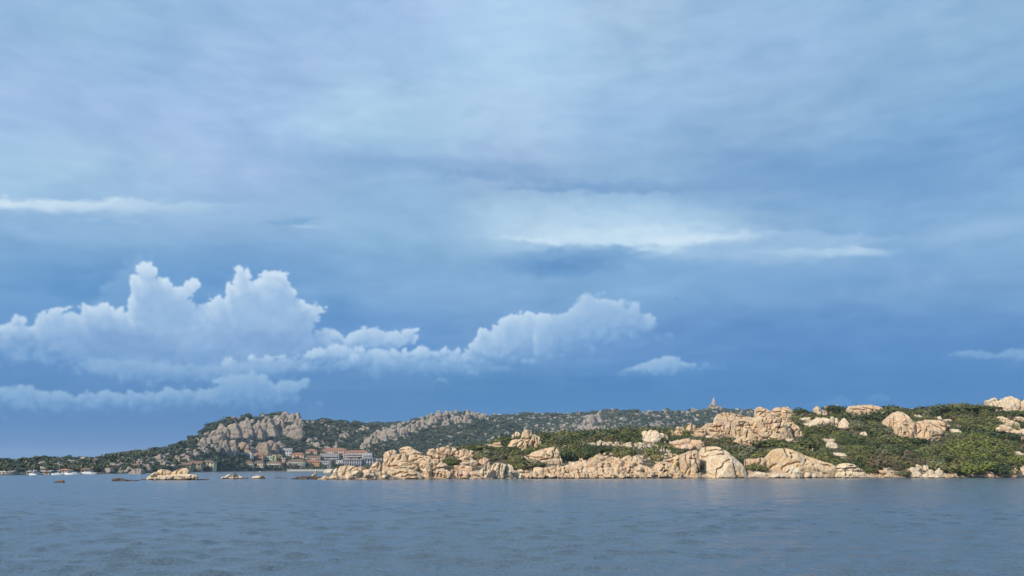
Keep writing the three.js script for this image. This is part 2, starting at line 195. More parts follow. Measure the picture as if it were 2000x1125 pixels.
// box w h d (metres) of what stands above the ground; the block goes on below it by `sunk` of its height
function rockGeometry(seed, w, h, d, o = {}) {
  const R = rngOf(seed * 7919 + 13), detail = o.detail ?? 12, [dirs, index] = sphere(detail), n = dirs.length / 3;
  const p = o.p ?? 10 + R() * 10, planes = [], boxy = o.boxy ?? 0.5;
  for (const [x, y, z] of [[1, 0, 0], [-1, 0, 0], [0, 1, 0], [0, -1, 0], [0, 0, 1], [0, 0, -1]]) planes.push([new THREE.Vector3(x + (R() - 0.5) * 0.55, y + (R() - 0.5) * 0.55, z + (R() - 0.5) * 0.55).normalize(), lerp(1, 0.72 + R() * 0.3, boxy)]);
  for (let i = 0; i < 9; i++) { const z = R() * 2 - 1, a = R() * 6.283, q = Math.sqrt(1 - z * z); planes.push([new THREE.Vector3(q * Math.cos(a), z, q * Math.sin(a)), 0.86 + R() * 0.32]); }
  const pos = new Float32Array(n * 3), big = Math.max(w, h, d), small = Math.min(w, h), v = new THREE.Vector3();
  let lo = [9, 9, 9], hi = [-9, -9, -9];
  for (let i = 0; i < n; i++) {
    v.set(dirs[i * 3], dirs[i * 3 + 1], dirs[i * 3 + 2]);
    let s = 0; for (const [nn, dd] of planes) { const k = v.dot(nn) / dd; if (k > 0) s += Math.pow(k, p); }
    v.multiplyScalar(Math.pow(s, -1 / p));
    pos[i * 3] = v.x; pos[i * 3 + 1] = v.y; pos[i * 3 + 2] = v.z;
    for (let c = 0; c < 3; c++) { lo[c] = Math.min(lo[c], pos[i * 3 + c]); hi[c] = Math.max(hi[c], pos[i * 3 + c]); }
  }
  const traced = o.local, facets = [];
  if (traced) {
    const xs = traced.map((q) => q[0]), ys = traced.map((q) => q[1]), x0 = Math.min(...xs), x1 = Math.max(...xs), y0 = Math.min(...ys), y1 = Math.max(...ys);
    const low = Math.max(0.3, (y1 - y0) * 0.34), poly = traced.map(([x, y]) => [x, y < y0 + low ? y - (o.bury ?? 0.5) * h * Math.sqrt(1 - (y - y0) / low + 0.02) : y]), cx = (x0 + x1) / 2, cy = y0 + (y1 - y0) * 0.36, q = o.q ?? 2.9;
    for (let i = 0; i < 12; i++) { const a = R() * 6.283, k = 0.2 + R() * 0.6; facets.push([Math.cos(a) * k, Math.sin(a) * k, Math.sqrt(1 - k * k), 0.62 + R() * 0.3]); }
    for (let i = 0; i < n; i++) {
      const dx = dirs[i * 3], dy = dirs[i * 3 + 1], dz = dirs[i * 3 + 2], rho = Math.hypot(dx, dy) || 1e-6, ux = dx / rho, uy = dy / rho;
      let r = 0;
      for (let j = 0; j < poly.length; j++) { const [ax, ay] = poly[j], [bx, by] = poly[(j + 1) % poly.length], ex = bx - ax, ey = by - ay, det = ex * uy - ey * ux; if (Math.abs(det) < 1e-9) continue; const px = ax - cx, py = ay - cy, tt = (ex * py - ey * px) / det, ss = (ux * py - uy * px) / det; if (tt > r && ss >= -1e-6 && ss <= 1 + 1e-6) r = tt; }
      const kk = Math.pow(Math.pow(rho, q) + Math.pow(Math.abs(dz), q), -1 / q), c = rho * kk; let z = dz * kk;
      for (const [fx, fy, fz, fd] of facets) { const over = fx * c * ux + fy * c * uy + fz * z - fd; if (over > 0) z -= over / fz * 0.95; }
      pos[i * 3] = cx + ux * r * c; pos[i * 3 + 1] = cy + uy * r * c; pos[i * 3 + 2] = z * d / 2;
    }
  }
  const sunk = o.sunk ?? 0.45, lean = o.lean ?? 0, taper = o.taper ?? 0.15;
  const cracks = [];
  for (let k = 0; k < (o.cracks ?? 2); k++) { const a = R() * 6.283, up = (R() - 0.5) * 0.9, flat = R() < 0.3; cracks.push([flat ? new THREE.Vector3((R() - 0.5) * 0.5, 1, (R() - 0.5) * 0.4).normalize() : new THREE.Vector3(Math.cos(a), up, Math.sin(a) * 0.5).normalize(), (R() - 0.5) * 0.75, 0.14 + R() * 0.14, (0.25 + R() * 0.5)]); }
  if (traced && o.seamCount !== 0) { const c = Math.round(clamp(w * h / 18, 1, o.seamCount ?? 4)); o = { ...o, seams: [] }; for (let i = 0; i < c; i++) { const x = (R() - 0.5) * w * 0.85, y = h * (0.15 + R() * 0.7), flat = R() < 0.35, L = Math.min(w, h) * (0.2 + R() * 0.4), a = flat ? (R() - 0.5) * 0.7 : Math.PI / 2 + (R() - 0.5) * 1.1; o.seams.push([x - Math.cos(a) * L, y - Math.sin(a) * L, x + Math.cos(a) * L, y + Math.sin(a) * L]); } }
  const ox = R() * 100, oy = R() * 100, oz = R() * 100, rough = o.rough ?? 1, color = new Float32Array(n * 3), uv = new Float32Array(n * 2), pal = o.palette ?? LIGHT_PALETTE, hue = R(), far = o.far ?? 1;
  for (let i = 0; i < n; i++) {
    let x = (pos[i * 3] - lo[0]) / (hi[0] - lo[0]) - 0.5, y = (pos[i * 3 + 1] - lo[1]) / (hi[1] - lo[1]), z = (pos[i * 3 + 2] - lo[2]) / (hi[2] - lo[2]) - 0.5;
    const up = y * (1 + sunk) - sunk, k = 1 - taper * Math.max(up, 0);
    let X = x * w * k + lean * Math.max(up, -0.2), Y = up * h, Z = z * d * k;
    if (traced) { X = pos[i * 3]; Y = pos[i * 3 + 1]; Z = pos[i * 3 + 2]; }
    const s1 = big * 0.28, s2 = big * 0.09 + 0.35 * far, dx = dirs[i * 3], dy = dirs[i * 3 + 1], dz = dirs[i * 3 + 2];
    let push = fbm(X / s1 + ox, Y / s1 + oy, Z / s1 + oz, 3) * small * 0.1 * rough;
    const r1 = 1 - Math.abs(fbm(X / s2 + oz, Y / (s2 * 1.5) + ox, Z / s2 + oy, 3)) * 2.6; push -= Math.max(0, r1 - 0.35) * Math.min(0.55 * far, small * 0.055) * rough;
    const r2 = 1 - Math.abs(noise(X / (1.15 * far) + oy, Y / (1.9 * far) + oz, Z / (1.15 * far) + ox)) * 3.2; push -= Math.max(0, r2) * 0.2 * far * rough * Math.min(1, small / (4 * far));
    push += fbm(X / (0.9 * far) + 5, Y / (0.9 * far), Z / (0.9 * far) + ox, 2) * 0.16 * far * Math.min(1, small / (3 * far));
    for (const [cn, off, wid, dep] of cracks) { const q = cn.x * X + cn.y * (Y - h * 0.4) + cn.z * Z - off * big * 0.5 + fbm(X * 0.35 / far + oy, Y * 0.35 / far, Z * 0.35 / far, 2) * 1.1 * far, cw = (wid + 0.1) * far * 1.3; push -= Math.exp(-(q * q) / (cw * cw)) * Math.min(dep * 1.5 * far, small * 0.2); }
    if (o.ribs) { const q = X / w * o.ribs + fbm(X * 0.3, Y * 0.25, ox, 2) * 0.9 + Y / h * (o.ribLean ?? 0.4); const rib = Math.abs(((q % 1) + 1) % 1 - 0.5) * 2; push -= Math.pow(1 - rib, 3) * Math.min(1.3 * far, w / o.ribs * 0.35); }
    if (o.joints && Z > -d * 0.2) for (const line of o.joints) {
      const jx = X + noise(X * 0.8, Y * 0.8, ox) * 0.45, jy = Y + noise(X * 0.8 + 7, Y * 0.8, oy) * 0.45; let best = 1e9;
      for (let j = 0; j + 1 < line.length; j++) { const ex = line[j + 1][0] - line[j][0], ey = line[j + 1][1] - line[j][1], tt = clamp(((jx - line[j][0]) * ex + (jy - line[j][1]) * ey) / (ex * ex + ey * ey + 1e-9), 0, 1), qx = jx - line[j][0] - ex * tt, qy = jy - line[j][1] - ey * tt; best = Math.min(best, qx * qx + qy * qy); }
      if (best < 1.5) Z -= Math.exp(-best / 0.035) * Math.min(1.3, small * 0.25);
    }
    if (o.seams && Z > -d * 0.2) for (const line of o.seams) { let best = 1e9; const jx = X + noise(X * 0.6, Y * 0.6, oz) * 0.7, jy = Y + noise(X * 0.6 + 7, Y * 0.6, oz) * 0.7; const ex = line[2] - line[0], ey = line[3] - line[1], tt = clamp(((jx - line[0]) * ex + (jy - line[1]) * ey) / (ex * ex + ey * ey + 1e-9), 0, 1), qx = jx - line[0] - ex * tt, qy = jy - line[1] - ey * tt; best = qx * qx + qy * qy; if (best < 0.6) Z -= Math.exp(-best / 0.022) * Math.min(0.75, small * 0.2); }
    const flat = traced ? 0.3 : 1;
    X += dx * push * flat; Y += dy * push * 0.8 * flat; Z += dz * push;
    pos[i * 3] = X; pos[i * 3 + 1] = Y; pos[i * 3 + 2] = Z;
    uv[i * 2] = (X + Z * 0.8) / 7 + ox; uv[i * 2 + 1] = (Y + Z * 0.55) / 7 + oy;
    // mineral tones, lichen, run-off stains
    const a = fbm(X / (4 * far) + ox, Y / (5 * far), Z / (4 * far) + oy, 3) * 1.6 + hue * 0.6 - 0.1, b = fbm(X / (2.2 * far) + oy, Y / (2.6 * far) + oz, Z / (2.2 * far), 3), l = fbm(X / (1.7 * far) + oz, Y / (1.7 * far) + 40, Z / (1.7 * far) + ox, 4), st = fbm(X / (0.55 * far) + oz, Y / (4.5 * far) + ox, Z / (0.6 * far) + oy, 3);
    const t1 = clamp(a, 0, 1), t2 = smooth(0.12, 0.3, b), t3 = smooth(0.16, 0.3, l + (o.lichen ?? 0)), t4 = smooth(0.2, 0.36, fbm(X / (3 * far) + 9, Y / (2 * far) + oz, Z / (3 * far) + 2, 3)), t5 = smooth(0.24, 0.4, st) * 0.5;
    for (let c = 0; c < 3; c++) { let q = lerp(pal[0][c], pal[1][c], t1); q = lerp(q, pal[2][c], t2 * 0.8); q = lerp(q, pal[4][c], t4 * 0.7); q = lerp(q, pal[3][c], t3 * 0.75); q = lerp(q, STAIN[c] * (o.palette ? 0.8 : 1), t5); color[i * 3 + c] = q; }
    if (o.tide !== undefined && Y + o.tide < 0.32 + l * 0.7) for (let c = 0; c < 3; c++) color[i * 3 + c] = WET[c];
  }
  const g = new THREE.BufferGeometry();
  g.setAttribute('position', new THREE.BufferAttribute(pos, 3)); g.setAttribute('uv', new THREE.BufferAttribute(uv, 2)); g.setAttribute('color', new THREE.BufferAttribute(color, 3)); g.setIndex(new THREE.BufferAttribute(index, 1)); g.computeVertexNormals();
  return g;
}
// ---------------------------------------------------------------- ground of the near island: [bearing, shore depth, crest depth, crest row]
const ISLAND = [[560, 226, 234, 975], [628, 229, 242, 962], [650, 230, 244, 936], [690, 232, 248, 925], [760, 236, 262, 908], [860, 242, 275, 897], [940, 248, 290, 884], [1000, 252, 305, 868], [1100, 256, 320, 857], [1200, 260, 330, 853], [1300, 262, 340, 846], [1400, 264, 350, 838], [1500, 267, 355, 826], [1600, 270, 360, 812], [1700, 273, 365, 806], [1800, 276, 370, 804], [1900, 280, 375, 799], [2000, 285, 378, 793], [2200, 295, 385, 782], [2500, 310, 400, 792]];
const isShore = curve(ISLAND.map((r) => [slopeOf(r[0]), r[1]])), isCrest = curve(ISLAND.map((r) => [slopeOf(r[0]), r[2]])), isHigh = curve(ISLAND.map((r) => [slopeOf(r[0]), heightFor(r[0], r[3], r[2])]));
function islandHeight(x, z) {
  const d = -z, s = x / d, a = isShore(s) + fbm(x * 0.05, z * 0.05, 2, 3) * 6 - 1, b = isCrest(s), h = isHigh(s), t = (d - a) / (b - a);
  const n = fbm(x * 0.03, z * 0.03, 5, 4) * 2.6 * clamp(t * 2, 0, 1) + fbm(x * 0.16, z * 0.16, 8, 3) * 0.7;
  if (t < 0) return t * 14 - 0.2;
  if (t < 1) return -0.2 + Math.min(1, t * 12) * 0.9 + (h - 0.7) * Math.pow(t, 0.92) + n;
  return h + n - (t - 1) * (b - a) * (0.1 + (t - 1) * 0.22);
}
// ---------------------------------------------------------------- far shore and hills: three ridges
const COAST = [[-300, 365, 470, 894], [-100, 372, 480, 895], [0, 380, 485, 899], [30, 384, 492, 902], [70, 390, 505, 906], [105, 400, 520, 901], [135, 410, 540, 898], [180, 430, 570, 902], [215, 450, 600, 903], [240, 470, 620, 899], [260, 486, 640, 893], [300, 525, 690, 887], [340, 575, 760, 882], [380, 640, 860, 871], [400, 690, 930, 859], [420, 740, 990, 843], [430, 760, 1010, 834], [480, 860, 1110, 823], [530, 930, 1170, 817], [560, 950, 1200, 813], [580, 955, 1210, 813], [592, 957, 1220, 820], [610, 960, 1240, 824], [640, 960, 1280, 823], [680, 960, 1320, 826], [720, 965, 1360, 832], [760, 970, 1380, 838], [820, 980, 1390, 850], [900, 990, 1400, 868], [1000, 1000, 1400, 885], [1200, 1000, 1400, 900]];
const SPUR = [[640, 1080, 1500, 918], [690, 1080, 1500, 888], [705, 1080, 1480, 876], [728, 1080, 1480, 855], [752, 1080, 1490, 845], [776, 1080, 1500, 838], [810, 1080, 1510, 827], [850, 1080, 1530, 815], [880, 1080, 1550, 808], [920, 1080, 1560, 810], [950, 1080, 1570, 815], [1000, 1080, 1580, 829], [1060, 1080, 1580, 852], [1150, 1080, 1580, 885], [1300, 1080, 1580, 910]];
const RIDGE = [[300, 1300, 1900, 905], [500, 1300, 1900, 860], [600, 1300, 1900, 842], [700, 1300, 1900, 832], [760, 1300, 1900, 829], [800, 1300, 1900, 826], [850, 1300, 1900, 819], [950, 1250, 1900, 814], [1000, 1200, 1900, 812], [1060, 1200, 1900, 811], [1130, 1200, 1900, 810], [1200, 1200, 1880, 806], [1300, 1200, 1860, 806], [1350, 1200, 1850, 803], [1390, 1200, 1850, 801], [1440, 1200, 1850, 804], [1500, 1200, 1860, 809], [1600, 1200, 1880, 816], [1800, 1200, 1900, 834], [2000, 1200, 1900, 850], [2400, 1250, 1900, 880]];
function ridgeOf(rows, power, back) {
  const foot = curve(rows.map((r) => [slopeOf(r[0]), r[1]])), crest = curve(rows.map((r) => [slopeOf(r[0]), r[2]])), high = curve(rows.map((r) => [slopeOf(r[0]), heightFor(r[0], r[3], r[2])]));
  return (s, d) => { const a = foot(s), b = crest(s), h = high(s), t = (d - a) / (b - a); return t < 0 ? t * 40 : t < 1 ? h * Math.pow(t, power) : h - (d - b) * back * (0.4 + (t - 1)); };
}
const coastAt = ridgeOf(COAST, 1.15, 0.25), spurAt = ridgeOf(SPUR, 1.25, 0.2), ridgeAt = ridgeOf(RIDGE, 1.1, 0.2);
function hillHeight(x, z) {
  const d = -z, s0 = x / d, s = s0 + fbm(x * 0.012, z * 0.012, 4, 3) * 0.012;
  const c = coastAt(s, d), m = Math.max(c, spurAt(s, d), ridgeAt(s, d));
  if (m < 0) return Math.max(m, -6);
  const k = clamp(m / 25, 0, 1);
  return m + 0.25 + fbm(x * 0.012, z * 0.012, 7, 4) * 9 * k + fbm(x * 0.05, z * 0.05, 3, 4) * 3.2 * (0.25 + k) + (1 - Math.abs(noise(x * 0.03, z * 0.03, 5.5)) * 2) * 1.2 * k;
}
const soilMap = noiseTexture(512, (u, v) => { const a = ringNoise(u, v, 3, 2, 5), b = ringNoise(u, v, 24, 8, 3); return 0.86 + a * 0.4 + b * 0.45; }, true);
const soilBump = noiseTexture(256, (u, v) => 0.5 + ringNoise(u, v, 8, 2, 4) * 0.7);
const groundMaterial = new THREE.MeshStandardMaterial({ name: 'scrubby ground', vertexColors: true, map: soilMap, bumpMap: soilBump, bumpScale: 0.3, roughness: 0.97 });
function landMesh(name, H, s0, s1, ns, depths, paint) {
  const nd = depths.length, pos = new Float32Array(ns * nd * 3), col = new Float32Array(ns * nd * 3), uv = new Float32Array(ns * nd * 2), idx = [];
  for (let j = 0; j < nd; j++) for (let i = 0; i < ns; i++) {
    const s = lerp(s0, s1, i / (ns - 1)), d = depths[j], x = s * d, k = j * ns + i, y = H(x, -d);
    pos.set([x, y, -d], k * 3); uv.set([x / 9, d / 9], k * 2);
    col.set(paint(x, y, -d), k * 3);
  }
  for (let j = 0; j + 1 < nd; j++) for (let i = 0; i + 1 < ns; i++) {
    const a = j * ns + i, b = a + 1, c = a + ns, e = c + 1;
    if (Math.max(pos[a * 3 + 1], pos[b * 3 + 1], pos[c * 3 + 1], pos[e * 3 + 1]) < -2.5) continue;
    idx.push(a, b, c, b, e, c);
  }
  const g = new THREE.BufferGeometry();
  g.setAttribute('position', new THREE.BufferAttribute(pos, 3)); g.setAttribute('uv', new THREE.BufferAttribute(uv, 2)); g.setAttribute('color', new THREE.BufferAttribute(col, 3)); g.setIndex(idx); g.computeVertexNormals();
  return structure(name, g, groundMaterial);
}
const mix3 = (a, b, t) => [lerp(a[0], b[0], t), lerp(a[1], b[1], t), lerp(a[2], b[2], t)];
{
  const ds = []; for (let d = 214; d < 560; d += d < 400 ? 1.1 : 6) ds.push(d);
  landMesh('island_ground', islandHeight, slopeOf(520), slopeOf(2420), 620, ds, (x, y, z) => {
    const n = fbm(x * 0.12, z * 0.12, 1, 4), m = fbm(x * 0.5, z * 0.5, 4, 3);
    let c = mix3([0.085, 0.075, 0.035], [0.16, 0.115, 0.06], smooth(-0.1, 0.25, n));
    c = mix3(c, TAN, smooth(0.18, 0.3, m + n * 0.4) * 0.7);
    const a = isShore(x / -z); if (-z - a < 7 + n * 9) c = mix3(TAN, PINK, smooth(-0.2, 0.3, m));
    return y < 0.25 + m * 0.4 ? WET : c;
  });
  const hs = []; for (let d = 352; d < 2300; d *= d < 1300 ? 1.0042 : 1.006) hs.push(d);
  landMesh('hills', hillHeight, slopeOf(-330), slopeOf(2400), 720, hs, (x, y, z) => {
    const n = fbm(x * 0.02, z * 0.02, 1, 4), m = fbm(x * 0.07, y * 0.05, z * 0.05, 4);
    let c = mix3([0.028, 0.048, 0.026], [0.055, 0.07, 0.032], smooth(-0.2, 0.25, n));
    c = mix3(c, HILL_PALETTE[0], smooth(0.13, 0.22, m + n * 0.45) * 0.85);
    return y < 0.8 ? [0.1, 0.085, 0.06] : c;
  });
}
// ---------------------------------------------------------------- the sea: wind ripples as real waves, finer near the boat
{
  const R = rngOf(99), comps = [];
  for (let i = 0; i < 64; i++) {
    const L = 0.32 * Math.pow(5 / 0.32, Math.pow(i / 63, 1.15)), dir = 1.15 + (R() + R() + R() - 1.5) * 1.5;   // wind across the bay
    const k = 2 * Math.PI / L, steep = L < 0.7 ? 0.012 : L < 1.1 ? 0.024 : L < 2 ? 0.02 : 0.006;
    comps.push([k * Math.cos(dir), k * Math.sin(dir), steep / k, R() * 6.283, L, Math.cos(dir), Math.sin(dir)]);
  }
  // short steep wavelets between the ripples, one here and there in cells of about a metre
  const hash = (i, j, k) => { let h = Math.imul(i, 374761393) + Math.imul(j, 668265263) + Math.imul(k, 2147483647 ^ 1274126177); h = Math.imul(h ^ (h >>> 13), 1274126177); return ((h ^ (h >>> 16)) >>> 0) / 4294967296; };
  function wavelets(x, z, share) {
    const ci = Math.floor(x / 1.5), cj = Math.floor(z / 1.0); let y = 0, gx = 0, gz = 0;
    for (let i = ci - 1; i <= ci + 1; i++) for (let j = cj - 1; j <= cj + 1; j++) {
      if (hash(i, j, 1) > share) continue;
      const cx = (i + hash(i, j, 2)) * 1.5, cz = (j + hash(i, j, 3)) * 1.0, wx = 0.35 + 0.8 * hash(i, j, 4) ** 1.5, a = 0.045 + 0.065 * hash(i, j, 5), turn = (hash(i, j, 6) - 0.5) * 0.35, dx = (x - cx) / wx, dz0 = z - cz + (x - cx) * turn * 0.6, l = dz0 > 0 ? 0.11 : 0.3, dz = dz0 / l;
      if (dx * dx > 6 || dz * dz > 6) continue;
      const h = a * Math.exp(-dx * dx - dz * dz); y += h; gx += h * (-2 * dx / wx - 2 * dz / l * turn * 0.6); gz += h * (-2 * dz / l);
    }
    return [y, gx, gz];
  }
  const depths = []; for (let d = 7; d < 7500;) { depths.push(d); d += d < 20 ? 0.3 : d < 340 ? d < 75 ? Math.max(0.1, d * 0.0046) : d * 0.0095 : d < 900 ? d * 0.02 : d * 0.12; }
  const ns = 730, s0 = -0.86, s1 = 0.86, nd = depths.length, pos = new Float32Array(ns * nd * 3), uv = new Float32Array(ns * nd * 2), nor = new Float32Array(ns * nd * 3), idx = new Uint32Array((ns - 1) * (nd - 1) * 6);
  for (let j = 0; j < nd; j++) {
    const d = depths[j], gap = Math.max((depths[Math.min(j + 1, nd - 1)] - d) * 0.8, d * (s1 - s0) / ns), live = comps.filter((c) => c[4] > gap * 0.9);
    for (let i = 0; i < ns; i++) {
      const x = lerp(s0, s1, i / (ns - 1)) * d, z = -d, o = (j * ns + i) * 3;
      const calm = 0.6, gust = 0.5 + 1.3 * Math.max(0, fbm(x * 0.01 + 3, z * 0.016, 1.3, 3) + 0.25), chop = Math.min(0.7, -0.25 + 4 * Math.max(0, fbm(x * 0.42, z * 0.7, 6, 2) - 0.02));
      let y = 0, X = 0, Z = 0, gx = 0, gz = 0;
      for (const [kx, kz, a, ph, L, cx, cz] of live) { const q = kx * x + kz * z + ph, G = a * gust * (L > 1.3 ? calm : 1 + chop), A = G * smooth(gap * 2.2, gap * 4.5, L), c = Math.cos(q), n = Math.sin(q); y += A * n; X += cx * A * c * 0.9; Z += cz * A * c * 0.9; gx += kx * G * c; gz += kz * G * c; }
      const [wy, wgx, wgz] = d < 330 ? wavelets(x, z, clamp(0.24 + 1.1 * fbm(x * 0.05, z * 0.07, 9, 3) + (gust - 0.8) * 0.4, 0.05, 0.8)) : [0, 0, 0];
      const [by, bgx, bgz] = d < 330 ? wavelets(x / 2.1 + 400, z / 1.5, clamp(0.12 + 0.8 * fbm(x * 0.03, z * 0.05, 15, 3), 0.02, 0.5)) : [0, 0, 0];
      const fade = smooth(330, 120, d) * 0.75 + 0.25; y += wy * smooth(110, 55, d) + by * 0.7 * smooth(160, 90, d); gx += (wgx + bgx * 0.55) * fade; gz += (wgz + bgz * 0.55) * fade;
      pos[o] = x + X; pos[o + 1] = y; pos[o + 2] = z + Z;
      const l = 1 / Math.hypot(gx, 1, gz); nor[o] = -gx * l; nor[o + 1] = l; nor[o + 2] = -gz * l;
      uv[(j * ns + i) * 2] = x / 5; uv[(j * ns + i) * 2 + 1] = z / 5;
    }
  }
  let t = 0;
  for (let j = 0; j + 1 < nd; j++) for (let i = 0; i + 1 < ns; i++) { const a = j * ns + i, c = a + ns; idx.set([a, a + 1, c, a + 1, c + 1, c], t); t += 6; }
  const g = new THREE.BufferGeometry();
  g.setAttribute('position', new THREE.BufferAttribute(pos, 3)); g.setAttribute('normal', new THREE.BufferAttribute(nor, 3)); g.setAttribute('uv', new THREE.BufferAttribute(uv, 2)); g.setIndex(new THREE.BufferAttribute(idx, 1));
  const ripple = noiseTexture(512, (u, v) => 0.5 + ringNoise(u, v, 5, 2, 4) * 0.7);
  const water = new THREE.MeshPhysicalMaterial({ name: 'sea water', color: new THREE.Color(0.07, 0.1, 0.13), roughness: 0.18, ior: 1.333, bumpMap: ripple, bumpScale: 0.05 });
  structure('sea', g, water);
  const wide = new THREE.RingGeometry(0.5, 7600, 128, 1); wide.rotateX(-Math.PI / 2);
  const round = structure('open_sea', wide, water); round.position.y = -0.55;
}
// outlines of the larger blocks with their open joints, as surveyed from the deck
const HEADLAND = [
 { outline: [[777.3,878.1],[785.0,873.7],[792.7,871.5],[800.4,873.7],[809.2,879.2],[823.5,885.8],[818.0,892.4],[796.0,893.5],[782.8,889.1]], lines: [], deep:1 },
 { outline: [[831.0,886.9],[835.4,878.1],[845.3,875.9],[851.9,880.3],[850.3,888.0],[839.8,889.1]], lines: [] },
 { outline: [[849.7,889.1],[851.9,875.9],[864.0,873.2],[886.0,874.8],[891.5,878.7],[877.2,886.9],[864.0,890.2]], lines: [[[856.3,877.0],[857.4,883.6]],[[869.5,875.9],[868.4,883.6]],[[881.6,877.0],[879.4,882.5]]], palette:[PINK,TAN,PALE,GREY,OCHRE] },
 { outline: [[879.4,892.4],[890.4,881.4],[908.0,877.0],[925.6,881.4],[935.0,885.8],[930.0,891.3],[913.5,891.9],[891.5,893.0]], lines: [[[897.0,881.4],[895.9,888.0]],[[908.0,878.7],[906.9,888.0]],[[916.8,881.4],[915.7,888.0]],[[924.5,882.5],[925.6,888.0]]], palette:[PINK,TAN,PALE,GREY,OCHRE] },
 { outline: [[747.6,890.2],[749.8,884.7],[757.5,880.3],[767.4,878.7],[772.9,882.5],[771.3,890.2],[761.9,893.5],[754.2,897.9],[748.7,899.0]], lines: [[[760.8,883.6],[763.0,891.3]]] },
 { outline: [[746.5,903.4],[757.5,895.7],[774.0,888.0],[785.0,886.9],[807.0,889.1],[829.0,891.3],[831.2,903.4],[807.0,905.6],[779.5,906.7],[747.6,911.1]], lines: [[[768.5,897.9],[763.0,903.4]],[[782.8,889.1],[781.7,895.7],[777.3,899.0]],[[810.3,888.0],[810.9,894.6]],[[796.0,891.3],[793.8,896.8]]], deep:0.6 },
 { outline: [[826.6,891.3],[833.2,886.9],[844.2,885.8],[856.3,889.1],[862.9,896.8],[864.0,905.6],[856.3,906.7],[846.4,902.3],[833.2,894.6]], lines: [[[829.9,891.3],[842.0,891.3],[847.5,896.8]],[[856.3,891.3],[858.5,904.5]]], deep:0.5,lichen:0.1 },
 { outline: [[888.2,908.9],[890.4,897.9],[908.0,891.3],[919.0,897.9],[932.2,901.2],[930.0,908.9],[908.0,910.0]], lines: [[[894.8,902.3],[908.0,901.2],[916.8,903.4]]], palette:[PINK,TAN,PALE,GREY,OCHRE] },
 { outline: [[930.0,907.8],[935.5,899.0],[946.5,893.5],[955.3,897.9],[956.4,906.7],[943.2,908.9]], lines: [[[941.0,899.0],[944.3,904.5]]], palette:[PINK,TAN,PALE,GREY,OCHRE] },
 { outline: [[716.8,916.6],[724.5,907.8],[733.3,902.3],[739.9,902.3],[742.1,910.0],[739.4,917.7],[727.8,921.0]], lines: [[[738.3,903.4],[736.6,914.4]]] },
 { outline: [[746.5,907.8],[763.0,903.4],[790.5,903.4],[807.0,906.7],[814.7,913.3],[807.0,918.8],[785.0,919.9],[763.0,917.7],[747.6,917.7]], lines: [[[757.5,912.2],[774.0,910.0],[796.0,911.1]],[[785.0,906.7],[801.5,907.8]]], deep:0.6 },
 { outline: [[820.0,903.4],[826.6,893.5],[836.5,895.7],[849.7,900.1],[855.8,904.5],[851.9,911.1],[839.8,908.9],[820.0,906.7]], lines: [] },
 { outline: [[851.9,911.1],[856.3,905.1],[867.3,904.5],[873.4,910.0],[870.6,917.7],[857.4,916.6]], lines: [[[856.3,914.4],[864.0,915.5]]], palette:[PINK,TAN,PALE,GREY,OCHRE] },
 { outline: [[820.0,919.9],[817.8,906.7],[829.9,904.5],[831.9,912.2],[828.8,919.9]], lines: [], p:6 },
 { outline: [[821.1,932.0],[826.6,917.7],[832.1,906.7],[842.0,908.9],[850.3,912.2],[843.7,923.2],[839.3,933.7]], lines: [[[842.0,912.2],[843.7,921.0],[839.8,932.0]]], lichen:0.03 },
 { outline: [[886.0,910.0],[903.6,908.9],[921.2,912.2],[922.3,921.0],[908.0,921.0],[890.4,918.8]], lines: [[[897.0,912.2],[913.5,916.6]]], palette:[PINK,TAN,PALE,GREY,OCHRE] },
 { outline: [[878.3,926.5],[881.6,917.7],[897.0,918.8],[913.5,922.1],[915.7,930.9],[899.2,933.7],[879.4,934.0]], lines: [[[886.0,921.0],[888.2,932.0]],[[894.8,921.0],[895.9,932.0]],[[903.6,923.2],[902.5,932.0]]], palette:[PINK,TAN,PALE,GREY,OCHRE] },
 { outline: [[837.6,934.0],[842.0,921.0],[848.6,914.4],[856.3,916.6],[872.8,918.8],[879.4,923.2],[878.3,934.2]], lines: [[[849.7,916.6],[849.2,933.7]],[[856.3,921.0],[855.2,933.7]],[[862.9,922.1],[862.4,933.7]],[[869.5,923.2],[871.7,933.7]]], ribs:5 },
 { outline: [[758.6,934.8],[763.0,923.2],[776.2,917.7],[791.6,915.5],[807.0,919.9],[818.0,925.4],[826.8,934.8]], lines: [[[766.3,929.8],[779.5,925.4],[796.0,924.3]],[[785.0,932.0],[796.0,929.8],[812.5,930.9]]], deep:0.7 },
 { outline: [[746.5,915.5],[757.5,916.6],[765.8,922.1],[758.6,926.5],[752.0,924.3]], lines: [] },
 { outline: [[741.6,935.9],[742.1,922.1],[747.6,918.8],[754.2,923.2],[759.7,927.6],[762.5,935.9]], lines: [[[742.7,923.2],[741.6,935.3]]], palette:[PALE,TAN,PALE,GREY,OCHRE] },
 { outline: [[916.8,933.3],[917.9,924.3],[923.4,922.1],[931.1,924.3],[932.2,933.3]], lines: [] },
];
